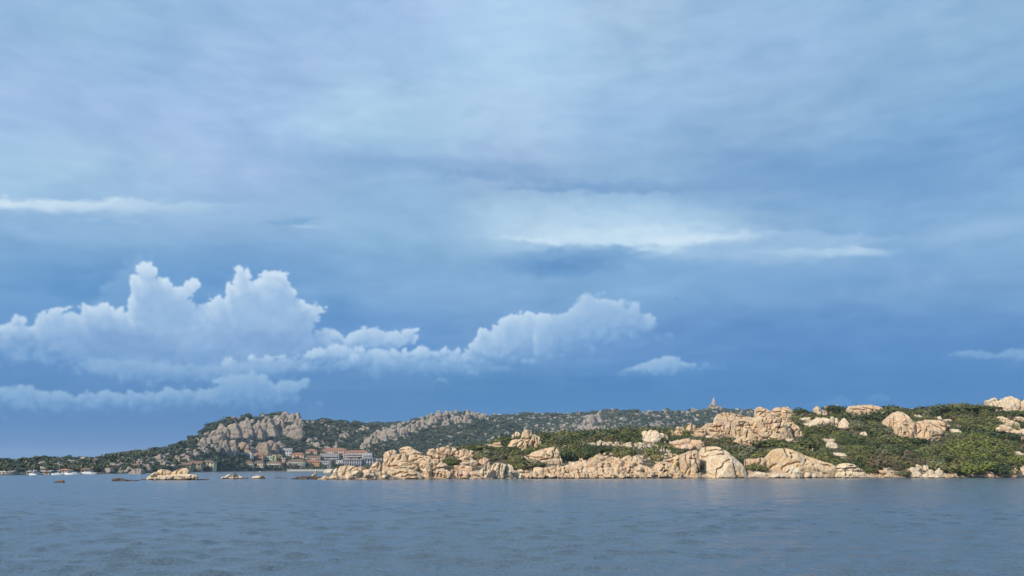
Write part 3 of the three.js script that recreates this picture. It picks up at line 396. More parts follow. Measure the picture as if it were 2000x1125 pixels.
const TIP = [
 { outline: [[658.5,921.0],[661.8,911.7],[675.0,909.5],[688.2,911.7],[695.9,915.0],[692.6,925.4],[672.8,928.7],[659.6,926.5]], lines: [[[681.6,921.0],[686.0,916.6],[690.4,915.5]]] },
 { outline: [[688.2,918.8],[697.0,912.2],[708.0,912.2],[714.1,916.6],[705.8,922.1],[690.4,923.2]], lines: [[[695.9,914.4],[694.8,919.9]]] },
 { outline: [[649.7,918.8],[656.3,914.4],[659.1,921.0],[654.1,927.6],[648.6,925.4]], lines: [], palette:[PALE,TAN,PALE,GREY,OCHRE] },
 { outline: [[700.3,935.9],[700.9,925.4],[705.8,919.9],[713.5,917.7],[722.3,918.8],[728.9,923.2],[735.5,935.9]], lines: [[[728.9,923.2],[731.1,930.9],[735.5,932.0]],[[705.8,923.2],[708.0,932.0]]], lichen:0.05 },
 { outline: [[670.1,935.9],[675.0,924.3],[688.2,921.0],[701.6,919.9],[700.3,927.6],[697.6,936.2]], lines: [], palette:[PALE,TAN,PALE,GREY,OCHRE],p:12 },
 { outline: [[636.5,936.2],[647.5,925.4],[654.1,926.5],[664.0,935.9]], lines: [[[657.4,926.5],[661.8,935.3]],[[650.8,927.6],[653.0,935.3]]] },
 { outline: [[624.4,936.2],[631.0,930.9],[637.6,929.8],[642.0,936.2]], lines: [] },
];
const RIBBED = [
 { outline: [[934.4,933.7],[936.6,919.9],[944.3,910.0],[957.5,910.0],[955.9,918.8],[949.8,934.2]], lines: [[[943.2,912.2],[945.4,921.0],[944.3,932.0]],[[949.8,913.3],[948.7,923.2]]], palette:[PALE,TAN,PALE,GREY,OCHRE],lichen:0.08 },
 { outline: [[952.0,933.7],[956.4,921.0],[961.9,910.0],[967.4,906.2],[979.5,906.7],[987.8,908.9],[985.6,917.7],[981.7,933.3]], lines: [[[966.3,908.9],[961.9,921.0],[958.6,932.0]],[[976.2,908.9],[974.0,921.0],[971.8,932.0]],[[981.7,910.0],[979.5,923.2]]], palette:[PALE,TAN,PALE,GREY,OCHRE],lichen:0.1 },
 { outline: [[978.4,933.7],[983.9,918.8],[985.0,910.0],[992.7,907.3],[1000.4,911.1],[1003.2,917.7],[1000.4,923.2],[991.6,933.7]], lines: [[[991.6,908.9],[988.3,918.8],[982.8,930.9]]], palette:[PALE,TAN,PALE,GREY,OCHRE],lichen:0.1 },
 { outline: [[986.1,933.7],[991.6,925.4],[997.7,923.2],[1005.9,933.7]], lines: [], palette:[PALE,TAN,PALE,GREY,OCHRE] },
 { outline: [[997.1,933.7],[1000.4,924.3],[1010.3,922.1],[1020.2,925.4],[1021.3,933.7]], lines: [[[1007.0,925.4],[1008.1,932.0]],[[1013.6,925.4],[1012.5,932.0]]], palette:[PALE,TAN,PALE,GREY,OCHRE] },
 { outline: [[1008.1,921.0],[1011.4,917.2],[1018.0,916.6],[1023.5,919.9],[1020.2,925.4],[1011.4,925.4]], lines: [] },
 { outline: [[1022.4,923.2],[1024.6,918.8],[1030.1,918.3],[1032.3,922.1],[1029.0,925.4]], lines: [] },
 { outline: [[1018.0,934.0],[1023.5,926.5],[1034.5,924.3],[1044.4,927.6],[1046.6,934.0]], lines: [[[1029.0,926.5],[1030.1,932.0]]] },
];
const BLOCKS = [
 { outline: [[1235.5,933.1],[1242.1,913.3],[1249.8,912.2],[1258.6,916.6],[1265.2,925.4],[1268.5,933.1]], lines: [[[1255.3,916.6],[1259.7,923.2],[1264.1,932.0]],[[1244.3,927.6],[1244.5,932.6]]], p:6 },
 { outline: [[1266.3,925.4],[1267.4,916.6],[1280.6,912.2],[1291.6,903.4],[1307.0,903.4],[1313.6,906.7],[1317.5,910.0],[1301.5,918.8],[1294.9,925.4],[1292.7,933.1],[1274.0,933.1]], lines: [[[1277.3,914.4],[1279.5,921.0],[1285.0,929.8]],[[1291.6,921.0],[1294.9,916.6],[1298.2,916.6]],[[1300.4,910.0],[1301.5,916.6]]] },
 { outline: [[1299.9,933.3],[1300.4,918.8],[1309.2,916.1],[1318.0,913.9],[1329.0,913.1],[1335.6,923.2],[1340.6,933.3]], lines: [[[1301.5,919.9],[1303.2,926.5],[1301.5,932.0]],[[1307.0,917.7],[1309.2,926.5]],[[1312.5,925.4],[1314.7,932.0]],[[1328.5,914.4],[1334.5,923.2],[1340.0,932.0]]], p:14,lichen:0.04 },
 { outline: [[1265.2,933.3],[1267.4,925.4],[1272.9,923.2],[1279.5,927.6],[1281.7,933.3]], lines: [] },
];
const SPLIT = [
 { outline: [[1299.3,913.3],[1300.4,899.0],[1313.6,896.3],[1323.5,891.3],[1331.7,889.7],[1332.3,914.4]], lines: [[[1307.0,903.4],[1318.0,904.5]]], palette:[TAN,OCHRE,PALE,GREY,OCHRE],deep:0.8 },
 { outline: [[1334.0,933.3],[1333.6,890.2],[1341.1,888.0],[1348.8,884.7],[1356.5,882.5],[1364.2,881.4],[1367.5,883.6],[1369.1,891.3],[1369.9,904.5],[1370.5,921.0],[1369.7,933.3]], lines: [[[1359.8,891.3],[1362.0,901.2],[1364.8,912.2],[1367.0,923.2]],[[1351.0,897.9],[1360.9,899.6]]], deep:1 },
];
const EGG = [
 { outline: [[1372.7,933.7],[1373.6,916.6],[1375.2,901.2],[1377.4,891.3],[1380.7,882.5],[1386.2,876.5],[1392.8,874.3],[1406.0,873.9],[1414.8,875.4],[1421.4,879.8],[1428.0,883.6],[1436.8,890.2],[1445.6,899.0],[1455.5,907.8],[1466.5,918.8],[1477.5,926.5],[1486.3,933.7]], lines: [[[1426.9,900.1],[1423.6,902.3],[1417.0,906.7],[1410.4,912.2],[1404.9,917.7],[1401.1,923.2],[1398.9,932.6]],[[1371.9,919.9],[1378.5,922.7],[1386.2,926.5],[1395.0,930.9]],[[1433.5,908.9],[1435.2,921.0],[1439.0,932.6]],[[1390.6,875.9],[1391.7,884.7],[1406.0,882.5],[1421.4,880.3]],[[1382.4,896.8],[1383.5,918.8]]], palette:[PALE,TAN,PALE,GREY,OCHRE],q:2.3,deep:0.95,seamCount:1,rough:0.6 },
];
const DOME = [
 { outline: [[1495.9,932.0],[1499.8,920.9],[1502.4,904.0],[1507.6,893.6],[1515.4,884.5],[1523.2,878.7],[1533.6,877.4],[1546.6,877.6],[1557.0,880.6],[1570.0,885.8],[1583.0,891.0],[1598.6,896.9],[1612.9,902.1],[1628.5,906.6],[1637.6,911.8],[1648.0,932.0]], lines: [[[1541.4,878.7],[1543.4,887.1],[1544.7,896.2]],[[1550.5,887.1],[1551.8,896.2]],[[1533.6,915.7],[1541.4,909.2],[1554.4,904.0],[1564.8,905.3]],[[1505.0,924.8],[1512.8,914.4],[1524.5,907.9]],[[1580.4,900.1],[1576.5,904.0]],[[1590.8,909.2],[1592.1,917.0]],[[1607.7,907.9],[1624.6,911.8]]], q:2.4,deep:0.6,palette:[TAN,OCHRE,PALE,GREY,OCHRE],seamCount:4 },
 { outline: [[1628.5,932.0],[1632.4,917.0],[1642.8,907.9],[1653.2,906.0],[1666.2,907.9],[1677.9,914.4],[1687.0,920.9],[1693.5,928.7],[1696.8,932.6]], lines: [[[1635.0,917.0],[1648.0,917.0],[1680.5,915.7]],[[1648.0,918.3],[1650.6,928.7]],[[1658.4,911.8],[1663.6,910.5]]], palette:[PALE,TAN,PALE,GREY,OCHRE],deep:0.6,forward:2 },
 { outline: [[1534.3,932.3],[1536.2,919.6],[1542.7,911.8],[1551.8,910.5],[1560.9,914.4],[1566.1,922.2],[1568.1,932.3]], lines: [], palette:[PALE,TAN,PALE,GREY,OCHRE],q:2.3,forward:1.2,deep:0.6 },
 { outline: [[1563.5,917.0],[1564.8,906.6],[1575.2,902.7],[1584.3,905.3],[1590.8,915.7],[1584.3,922.9],[1572.6,920.9]], lines: [[[1564.8,909.2],[1570.0,918.3],[1583.0,922.2]]], forward:1.2,palette:[TAN,OCHRE,PALE,GREY,OCHRE] },
 { outline: [[1566.1,932.6],[1570.0,922.2],[1583.0,920.9],[1593.4,924.8],[1596.0,932.6]], lines: [[[1580.4,922.2],[1583.0,930.0]]], palette:[PALE,TAN,PALE,GREY,OCHRE],forward:1.5 },
 { outline: [[1593.4,932.6],[1596.0,923.5],[1605.1,918.3],[1615.5,919.6],[1628.5,926.1],[1632.4,932.6]], lines: [[[1599.9,924.8],[1605.1,919.0],[1611.6,917.7]]], forward:1 },
 { outline: [[1497.2,932.6],[1507.6,926.1],[1523.2,924.8],[1536.2,928.7],[1537.5,932.6]], lines: [], forward:1.5,palette:[PALE,TAN,PALE,GREY,OCHRE] },
 { outline: [[1455.6,910.5],[1458.2,898.8],[1466.0,896.2],[1477.1,896.9],[1479.0,910.5],[1466.0,913.1]], lines: [], palette:[PINK,TAN,PALE,GREY,OCHRE] },
 { outline: [[1478.7,914.4],[1479.0,897.5],[1489.4,895.2],[1497.2,896.2],[1500.5,898.8],[1499.8,915.7],[1489.4,917.0]], lines: [[[1488.8,898.8],[1489.4,904.0]]], palette:[PINK,TAN,PALE,GREY,OCHRE] },
 { outline: [[1462.1,930.0],[1482.9,922.2],[1497.2,924.8],[1499.8,932.0],[1466.0,932.0]], lines: [], palette:[PALE,TAN,PALE,GREY,OCHRE] },
];
const SLAB = [
 { outline: [[1027.7,903.4],[1029.9,891.3],[1042.0,883.6],[1058.5,878.1],[1075.0,874.8],[1086.0,874.3],[1091.5,882.5],[1099.4,897.4],[1094.8,901.2],[1080.5,904.5],[1064.0,903.4],[1055.2,902.3],[1047.5,899.0],[1036.5,899.0]], lines: [[[1066.2,882.5],[1067.9,888.0],[1072.8,891.3]],[[1079.4,882.5],[1081.6,888.0],[1079.4,893.5]],[[1086.0,875.9],[1083.8,883.6]],[[1058.5,899.0],[1069.5,896.8]]], deep:0.7 },
 { outline: [[1020.0,893.5],[1026.6,891.3],[1031.0,899.0],[1039.8,902.3],[1055.2,906.7],[1042.0,907.8],[1031.0,903.4]], lines: [], palette:[PALE,TAN,PALE,GREY,OCHRE] },
 { outline: [[1079.4,905.1],[1081.6,901.2],[1091.5,896.8],[1100.3,897.9],[1090.4,903.4]], lines: [] },
];
const TOR = [
 { outline: [[996.0,861.0],[1000.0,850.0],[1009.0,842.4],[1016.0,846.0],[1019.0,860.0]], lines: [[[1006.0,848.0],[1004.0,858.0]]], palette:[PALE,TAN,PALE,GREY,OCHRE],lichen:0.08 },
 { outline: [[1038.0,856.0],[1039.0,851.0],[1044.0,849.6],[1054.4,854.0],[1058.4,866.0],[1057.0,872.4],[1040.0,875.6]], lines: [[[1044.0,854.0],[1043.0,872.0]],[[1050.0,856.0],[1049.0,872.0]]], lichen:0.12 },
 { outline: [[1017.0,862.0],[1020.0,846.0],[1026.0,840.0],[1034.0,840.6],[1039.6,848.0],[1039.4,864.0],[1036.4,875.0],[1028.0,874.4]], lines: [[[1020.0,858.0],[1028.0,860.0],[1038.0,854.0]],[[1030.0,864.0],[1028.0,874.0]]] },
 { outline: [[985.0,878.4],[994.0,866.0],[1000.0,859.6],[1018.0,857.6],[1029.0,866.0],[1029.0,877.6],[1012.0,878.8]], lines: [[[1012.0,876.0],[1020.0,868.0],[1024.0,860.0]],[[1016.0,878.0],[1024.0,872.0]]] },
];
const CRAG = [
 { outline: [[1479.6,812.2],[1481.0,802.4],[1485.2,795.4],[1490.1,793.6],[1496.4,796.1],[1507.6,799.6],[1516.0,803.8],[1525.8,810.8],[1527.9,820.6],[1502.0,820.6],[1481.0,818.5]], lines: [[[1487.3,810.8],[1492.2,806.6],[1500.6,801.0]],[[1497.8,808.0],[1498.1,813.6]],[[1509.0,805.2],[1510.4,815.0]]], deep:0.8 },
 { outline: [[1511.8,801.0],[1518.8,796.1],[1530.0,794.7],[1544.0,794.0],[1551.0,801.0],[1554.5,810.8],[1545.4,814.3],[1527.2,810.8]], lines: [[[1530.0,796.1],[1538.4,805.2],[1544.0,812.2]],[[1538.4,796.8],[1551.0,808.0]],[[1513.2,803.8],[1525.8,804.5]]] },
 { outline: [[1394.2,824.8],[1399.8,816.4],[1406.8,808.7],[1418.0,805.2],[1432.0,806.6],[1446.0,810.1],[1457.2,812.2],[1471.2,815.0],[1468.4,823.4],[1446.0,827.6],[1418.0,828.3]], lines: [[[1413.8,808.0],[1415.2,811.5]],[[1427.8,807.3],[1428.1,810.8]],[[1440.4,812.9],[1460.0,814.3]]], deep:0.7 },
 { outline: [[1342.1,850.0],[1342.1,838.8],[1345.2,831.8],[1352.2,828.3],[1359.9,830.4],[1362.3,836.0],[1360.9,850.0],[1348.0,851.4]], lines: [[[1353.6,830.4],[1352.9,840.2]]], q:2.4 },
 { outline: [[1318.6,850.0],[1320.0,841.6],[1327.0,836.0],[1335.4,833.9],[1338.2,837.4],[1337.5,847.2],[1328.4,850.7]], lines: [[[1330.5,841.6],[1329.8,850.0]]] },
 { outline: [[1357.1,850.0],[1357.8,840.2],[1366.2,836.0],[1376.0,836.0],[1380.5,841.6],[1378.8,852.1],[1362.0,852.1]], lines: [[[1360.6,840.2],[1376.0,838.8]],[[1363.4,844.4],[1376.0,845.8]]] },
 { outline: [[1373.9,850.0],[1374.6,836.0],[1383.0,829.0],[1394.2,826.2],[1418.0,824.1],[1441.8,823.4],[1443.9,838.8],[1441.8,852.8],[1418.0,853.5],[1390.0,851.4]], lines: [[[1399.1,833.2],[1412.4,832.1]],[[1398.4,834.3],[1411.0,834.0]],[[1390.0,841.6],[1406.8,844.4]],[[1418.0,826.2],[1416.6,838.8]]], deep:0.6 },
 { outline: [[1433.4,852.8],[1434.8,824.8],[1453.0,819.2],[1471.2,816.4],[1485.2,815.0],[1497.8,817.8],[1503.4,836.0],[1504.8,855.6],[1488.0,859.1],[1460.0,857.0],[1441.8,854.9]], lines: [[[1427.8,829.0],[1434.8,838.8],[1439.7,850.0]],[[1462.8,827.6],[1465.6,838.8],[1471.2,845.8],[1482.4,850.0]],[[1448.8,829.0],[1452.3,835.3]],[[1454.4,826.2],[1450.2,836.0]],[[1443.2,841.6],[1446.0,852.8]],[[1460.0,843.0],[1457.2,855.6]],[[1474.0,836.0],[1485.2,838.8]]], deep:0.55,forward:2 },
 { outline: [[1485.2,855.6],[1483.8,822.0],[1502.0,813.6],[1521.6,815.0],[1538.4,817.8],[1544.7,830.4],[1550.3,847.2],[1544.0,857.0],[1518.8,857.7],[1502.0,858.4]], lines: [[[1492.2,816.4],[1492.9,826.2],[1495.3,835.3]],[[1531.4,817.1],[1527.2,826.2],[1521.6,833.9]],[[1482.4,850.7],[1488.0,854.2],[1493.6,854.9]],[[1518.1,836.0],[1526.5,835.7]],[[1518.1,837.1],[1525.8,837.1]],[[1516.0,845.8],[1525.1,850.7]],[[1500.6,855.6],[1507.6,847.2],[1506.2,841.6]],[[1513.2,826.2],[1530.0,824.8]]], deep:0.55,forward:2 },
 { outline: [[1538.4,817.8],[1546.8,815.7],[1558.0,827.6],[1569.2,836.0],[1577.6,843.7],[1563.6,851.4],[1546.8,854.2],[1540.5,838.8]], lines: [[[1546.8,817.8],[1555.2,833.2]],[[1542.6,824.8],[1549.6,836.0]],[[1558.0,838.8],[1551.0,847.2]]] },
 { outline: [[1437.6,864.0],[1439.0,859.1],[1457.2,856.3],[1481.0,857.0],[1501.3,858.4],[1488.0,866.8],[1476.8,876.6],[1460.0,873.8],[1446.0,869.6]], lines: [[[1451.6,858.4],[1451.6,866.8]],[[1468.4,858.4],[1468.4,869.6]],[[1481.0,858.4],[1478.2,871.0]]], ribs:6 },
 { outline: [[1418.0,855.6],[1432.0,852.1],[1454.4,853.5],[1446.0,857.7],[1429.2,858.4]], lines: [], palette:[PALE,TAN,PALE,GREY,OCHRE] },
 { outline: [[1373.2,858.4],[1381.6,850.7],[1398.4,851.4],[1406.8,856.3],[1390.0,858.4]], lines: [], lichen:0.08 },
 { outline: [[1532.8,862.6],[1538.4,857.0],[1551.0,856.3],[1559.4,864.0],[1549.6,862.6]], lines: [], palette:[PALE,TAN,PALE,GREY,OCHRE] },
 { outline: [[1560.1,864.7],[1563.6,858.4],[1569.9,858.4],[1566.4,865.4]], lines: [], palette:[PALE,TAN,PALE,GREY,OCHRE] },
];
const MASSIVE = [
 { outline: [[1726.3,841.0],[1732.8,830.9],[1740.8,820.7],[1750.9,812.0],[1761.1,804.8],[1769.8,802.6],[1777.0,805.5],[1785.7,814.9],[1793.0,826.5],[1793.0,836.7],[1764.0,839.6],[1746.6,842.5]], lines: [[[1769.8,804.1],[1777.0,812.0]],[[1746.6,817.8],[1743.7,836.7]]], deep:0.85,q:2.4 },
 { outline: [[1813.3,823.6],[1816.2,820.0],[1836.5,820.7],[1855.3,826.5],[1863.7,830.9],[1859.7,841.0],[1846.6,843.9],[1833.6,836.7],[1820.5,828.0]], lines: [[[1839.4,832.3],[1849.5,835.2]]] },
 { outline: [[1747.3,848.3],[1750.9,833.8],[1764.0,829.4],[1790.1,826.5],[1793.0,839.6],[1797.3,854.1],[1775.6,856.7],[1758.2,855.3]], lines: [[[1758.2,832.3],[1757.9,846.8]],[[1763.3,832.3],[1773.4,831.5]],[[1769.8,832.3],[1771.5,843.9]],[[1778.5,839.6],[1782.1,852.6]],[[1750.9,835.2],[1753.8,848.3]],[[1764.0,845.4],[1768.3,854.1]]], deep:0.6,forward:2 },
 { outline: [[1788.6,854.1],[1789.4,826.5],[1807.5,822.2],[1824.9,826.5],[1836.5,835.2],[1843.0,843.2],[1829.2,851.2],[1807.5,858.7],[1795.9,854.1]], lines: [[[1807.5,822.9],[1808.9,836.7],[1812.6,849.0]],[[1793.0,849.7],[1800.2,842.5]],[[1822.0,826.5],[1835.0,836.7],[1842.3,843.2]],[[1798.8,828.0],[1801.7,838.1]]], deep:0.6,forward:2 },
 { outline: [[1787.2,814.9],[1791.5,809.1],[1798.8,809.9],[1808.9,816.4],[1807.5,820.7],[1793.0,820.0]], lines: [], palette:[PALE,TAN,PALE,GREY,OCHRE] },
 { outline: [[1817.6,816.4],[1820.5,812.0],[1830.7,813.5],[1835.0,817.8],[1822.0,820.0]], lines: [], palette:[PALE,TAN,PALE,GREY,OCHRE] },
 { outline: [[1831.4,819.3],[1833.6,813.5],[1839.4,812.8],[1841.6,817.8],[1837.9,822.2]], lines: [], palette:[PALE,TAN,PALE,GREY,OCHRE],q:2.2 },
 { outline: [[1839.4,820.0],[1858.2,817.8],[1862.6,822.2],[1851.0,823.6]], lines: [], palette:[PALE,TAN,PALE,GREY,OCHRE] },
];
const ISLET = [
 { outline: [[328.4,930.6],[332.6,922.9],[342.8,917.8],[349.6,914.4],[358.1,914.4],[364.1,919.5],[365.2,928.0],[353.0,930.6]], lines: [[[344.5,918.7],[346.2,928.0]]], palette:[TAN,OCHRE,PALE,GREY,OCHRE],deep:0.9,q:2.5 },
 { outline: [[302.0,929.7],[303.7,919.5],[310.5,917.0],[322.4,918.7],[329.2,922.9],[333.5,928.9],[329.2,932.3],[308.8,932.3]], lines: [[[319.0,919.5],[317.3,929.7]]], deep:0.9,q:2.5 },
 { outline: [[279.1,937.4],[281.6,931.4],[288.4,926.3],[302.0,921.2],[308.8,922.9],[309.7,936.5],[295.2,937.9]], lines: [[[291.8,926.3],[302.0,933.1]]], palette:[PALE,TAN,PALE,GREY,OCHRE],deep:0.8,q:2.5 },
 { outline: [[304.6,937.9],[308.8,928.9],[329.2,928.9],[346.2,928.0],[348.2,937.9]], lines: [[[325.8,930.6],[327.5,936.5]]], palette:[PALE,TAN,PALE,GREY,OCHRE],deep:0.6,forward:1 },
 { outline: [[346.2,938.2],[347.9,928.0],[353.0,925.5],[370.0,926.3],[383.6,928.0],[388.7,931.4],[388.4,938.2]], lines: [[[376.8,928.0],[376.0,936.5]]], palette:[PALE,TAN,PALE,GREY,OCHRE],deep:0.5,q:2.4,forward:1.5,seamCount:1 },
];
const SKYSLAB = [
 { outline: [[1658.1,807.7],[1659.6,799.0],[1665.4,793.2],[1679.9,791.7],[1706.0,790.3],[1720.5,793.2],[1729.9,797.5],[1727.7,806.2],[1706.0,807.7],[1688.6,809.1],[1671.2,813.5],[1662.5,810.6]], lines: [[[1690.0,795.4],[1700.2,798.3],[1708.2,801.6]],[[1682.8,804.8],[1685.7,807.7]],[[1671.2,799.0],[1691.5,800.4]]], palette:[PINK,TAN,PALE,GREY,OCHRE],deep:0.6 },
 { outline: [[1723.4,807.7],[1732.1,803.3],[1742.2,814.9],[1735.0,816.4],[1726.3,813.5]], lines: [], palette:[PALE,TAN,PALE,GREY,OCHRE] },
];
// ---------------------------------------------------------------- granite outcrops of the near island
let rockSeed = 100;
const footprints = [];                                       // ground covered by rock, kept free of shrubs: x, z, radius
function island(px, py) { return findGround(islandHeight, px, py, 205, 480) ?? at(px, py, isCrest(slopeOf(px))); }
// one block by its outline in the photograph (left, right, top, base), standing where its base meets the ground
function block(parent, origin, x0, x1, top, base, o = {}) {
  const px = (x0 + x1) / 2, foot = o.depth ? at(px, base, o.depth) : island(px, base), d = -foot.z, m = d / 1600 / 0.977;
  const w = (x1 - x0) * m * 1.04, h = Math.max(0.4, (base - top) * m), dp = w * (o.deep ?? 0.75);
  const seed = ++rockSeed, pixels = Math.max(x1 - x0, base - top);
  const tide = foot.y < 2.2 ? foot.y : undefined;
  const g = rockGeometry(seed, w, h, dp, { detail: Math.round(clamp(pixels * 0.32, 5, 32)), tide, ...o });
  const b = part(o.name ?? (h > w * 1.1 ? 'pillar' : w > h * 2.1 ? 'slab' : 'boulder'), g, o.material ?? graniteMaterial, parent);
  foot.z += (o.out ?? 0) - dp * 0.35; b.position.copy(foot).sub(origin);
  if (o.label) b.userData.label = o.label;
  footprints.push([foot.x, foot.z, Math.max(w, dp) * 0.44 + 0.7]);
  return b;
}
function outcrop(label, px, py, blocks, defaults = {}) {
  const origin = defaults.depth ? at(px, py, defaults.depth) : island(px, py); origin.y = Math.max(0, origin.y);
  const t = thing(defaults.thing ?? 'granite_outcrop', label, defaults.category ?? 'rock outcrop', origin, defaults.group ?? 'granite outcrops of the near island');
  for (const [x0, x1, top, base, o] of blocks) block(t, origin, x0, x1, top, base, { ...defaults, ...o, thing: undefined });
  return [t, origin];
}
// blocks with surveyed outlines: the base row is the lowest point of the outline
function traced(parent, origin, list, defaults = {}) {
  for (const spec of list) {
    const o = { ...defaults, ...spec }, xs = o.outline.map((q) => q[0]), ys = o.outline.map((q) => q[1]), x0 = Math.min(...xs), x1 = Math.max(...xs), top = Math.min(...ys), base = Math.max(...ys), px = (x0 + x1) / 2;
    const foot = o.depth ? at(px, base, o.depth) : island(px, base); foot.add(new THREE.Vector3(0, 0, o.forward ?? 0));
    const m = -foot.z / 1600 / 0.977, w = (x1 - x0) * m, h = (base - top) * m, dp = Math.min(w, h * 1.7) * (o.deep ?? 0.75) * 1.1 + 1;
    const local = (q) => [(q[0] - px) * m, (base - q[1]) * m * 0.977];
    const g = rockGeometry(++rockSeed, w, h, dp, { detail: Math.round(clamp(Math.max(x1 - x0, base - top) * 0.53, 9, 39)), cracks: 1, ...o, tide: foot.y < 2.2 ? foot.y : undefined, local: o.outline.map(local), joints: o.lines.map((l) => l.map(local)) });
    const b = part(h > w * 1.1 ? 'pillar' : w > h * 2.1 ? 'slab' : w * h > 60 ? 'dome' : 'boulder', g, graniteMaterial, parent);
    foot.z -= dp * 0.3; b.position.copy(foot).sub(origin); footprints.push([foot.x, foot.z, Math.max(w, dp) * 0.46]);
  }
}
function tracedOutcrop(label, px, py, list, defaults) { const origin = island(px, py), t = thing('granite_outcrop', label, 'rock outcrop', origin, 'granite outcrops of the near island'); traced(t, origin, list, defaults); return [t, origin]; }
// many small blocks scattered over an area whose top and base rows are given along its width
function jumble(t, origin, tops, bases, count, wide, tall, o = {}) {
  const R = rngOf(++rockSeed * 31), top = curve(tops), base = curve(bases), x0 = tops[0][0], x1 = tops[tops.length - 1][0], list = [];
  for (let i = 0; i < count; i++) { const x = lerp(x0, x1, (i + R()) / count), y = lerp(top(x), base(x), Math.sqrt(R())); list.push([x, y]); }
  list.sort((a, b) => a[1] - b[1]);
  for (const [x, y] of list) { const w = lerp(wide[0], wide[1], R() * R()), h = Math.min(lerp(tall[0], tall[1], R()), y - top(x) + tall[0] * 0.8); block(t, origin, x - w / 2, x + w / 2, y - h, y, { lean: (R() - 0.5) * h * 0.1, boxy: 0.8, ...o }); }
}
let t, o0;
// promontory at the left end
[t, o0] = tracedOutcrop('tall cracked granite headland with a shaded hollow at the left tip of the near island', 800, 930, HEADLAND);
jumble(t, o0, [[840, 874], [880, 872], [940, 884]], [[840, 896], [880, 898], [940, 902]], 26, [6, 16], [4, 9]);
[t, o0] = tracedOutcrop('low pale granite blocks sloping into the water in front of the village quay', 675, 934, TIP);
[t, o0] = tracedOutcrop('grey ribbed rounded granite boulders in a row at the waterline beside green scrub', 968, 932, RIBBED);
// long broken slope along the water
[t, o0] = outcrop('long low slope of broken orange granite slabs along the waterline', 1150, 930, [
  [1056, 1116, 907, 933, { cracks: 8, taper: 0.5, rough: 1.5 }], [1096, 1160, 903, 932, { cracks: 9, taper: 0.45, rough: 1.5 }], [1140, 1206, 897, 931, { cracks: 9, taper: 0.4, rough: 1.5 }], [1190, 1256, 895, 928, { cracks: 9, taper: 0.35, rough: 1.5 }], [1150, 1215, 888, 906, { cracks: 8, taper: 0.5, rough: 1.5 }], [1205, 1268, 889, 905, { cracks: 8, taper: 0.5, rough: 1.5 }], [1104, 1165, 899, 911, { cracks: 7, taper: 0.6, rough: 1.5 }], [1196, 1222, 911, 932, { boxy: 0.9 }], [1150, 1180, 905, 928], [1166, 1182, 912, 931, { taper: 0.7 }], [1040, 1075, 914, 933],
], { deep: 0.7 });
jumble(t, o0, [[1036, 924], [1070, 912], [1140, 896], [1200, 886], [1260, 886], [1330, 888]], [[1036, 933], [1330, 933]], 180, [6, 20], [4, 10], { palette: [TAN, PINK, PALE, GREY, OCHRE], taper: 0.3, out: 2, boxy: 0.95 });
jumble(t, o0, [[1090, 898], [1140, 890], [1200, 882], [1330, 884]], [[1090, 908], [1330, 898]], 46, [6, 16], [3, 6], { lichen: 0.1, taper: 0.35 });
// blocks left of the egg
[t, o0] = tracedOutcrop('squared granite blocks with a shaded gap, left of the split tall block', 1290, 932, BLOCKS);
[t, o0] = tracedOutcrop('tall granite block split by a vertical crack, left of the egg-shaped boulder', 1350, 932, SPLIT);
[t, o0] = tracedOutcrop('huge smooth egg-shaped granite boulder with a curved crack at the waterline', 1420, 932, EGG);
[t, o0] = tracedOutcrop('broad orange granite dome sloping down to the right at the waterline', 1560, 931, DOME);
// middle slopes
[t, o0] = tracedOutcrop('tilted pale granite slab in scrub above the ribbed boulders', 1064, 900, SLAB);
[t, o0] = tracedOutcrop('grey and orange granite tor with upright fins on the left skyline of the island', 1022, 878, TOR);
outcrop('small orange boulder on the scrubby skyline left of the tor', 966, 874, [[952, 980, 864, 876, { p: 9 }], [940, 956, 867, 874], [934, 944, 869, 874], [976, 986, 870, 877]]);
outcrop('pale perched boulder beside a dark bush above the long slope', 1160, 872, [[1144, 1168, 864, 874], [1164, 1177, 860, 871, { p: 8 }], [1139, 1148, 869, 873]], { palette: [PALE, TAN, PALE, GREY, TAN] });
[t, o0] = outcrop('band of small pale weathered stones running across the scrub', 1240, 872, [[1176, 1190, 864, 872], [1200, 1212, 863, 871], [1222, 1236, 863, 873], [1246, 1262, 864, 874]], { palette: [PALE, PALE, GREY, GREY, TAN] });
jumble(t, o0, [[1174, 862], [1240, 862], [1310, 864]], [[1174, 870], [1240, 878], [1310, 884]], 64, [4, 11], [3.5, 7], { palette: [PALE, TAN, PALE, GREY, TAN], lichen: 0.08 });
outcrop('smooth rounded granite hump left of the great crag', 1270, 860, [[1246, 1300, 840, 863, { p: 5, taper: 0.5 }], [1286, 1306, 846, 856]], { palette: [PALE, PINK, PALE, GREY, TAN] });
outcrop('upright weathered boulder standing beside the great crag', 1322, 852, [[1306, 1326, 840, 853], [1318, 1339, 833, 852, { ribs: 2, p: 6 }]]);
[t, o0] = tracedOutcrop('great orange granite crag with twin summits crowning the island', 1460, 866, CRAG);
[t, o0] = outcrop('heap of pink tumbled slabs in the scrub below the great crag', 1340, 876, [[1310, 1352, 857, 876, { cracks: 3 }], [1340, 1378, 857, 878, { cracks: 3 }], [1330, 1360, 868, 880]], { palette: [PINK, TAN, PALE, GREY, OCHRE] });
jumble(t, o0, [[1306, 858], [1376, 856]], [[1306, 874], [1376, 876]], 18, [8, 20], [4, 8], { palette: [PINK, TAN, PALE, GREY, OCHRE] });
outcrop('lone round boulder on the skyline right of the great crag', 1597, 812, [[1588, 1607, 793, 813, { p: 5, taper: 0.2 }], [1606, 1618, 800, 810]]);
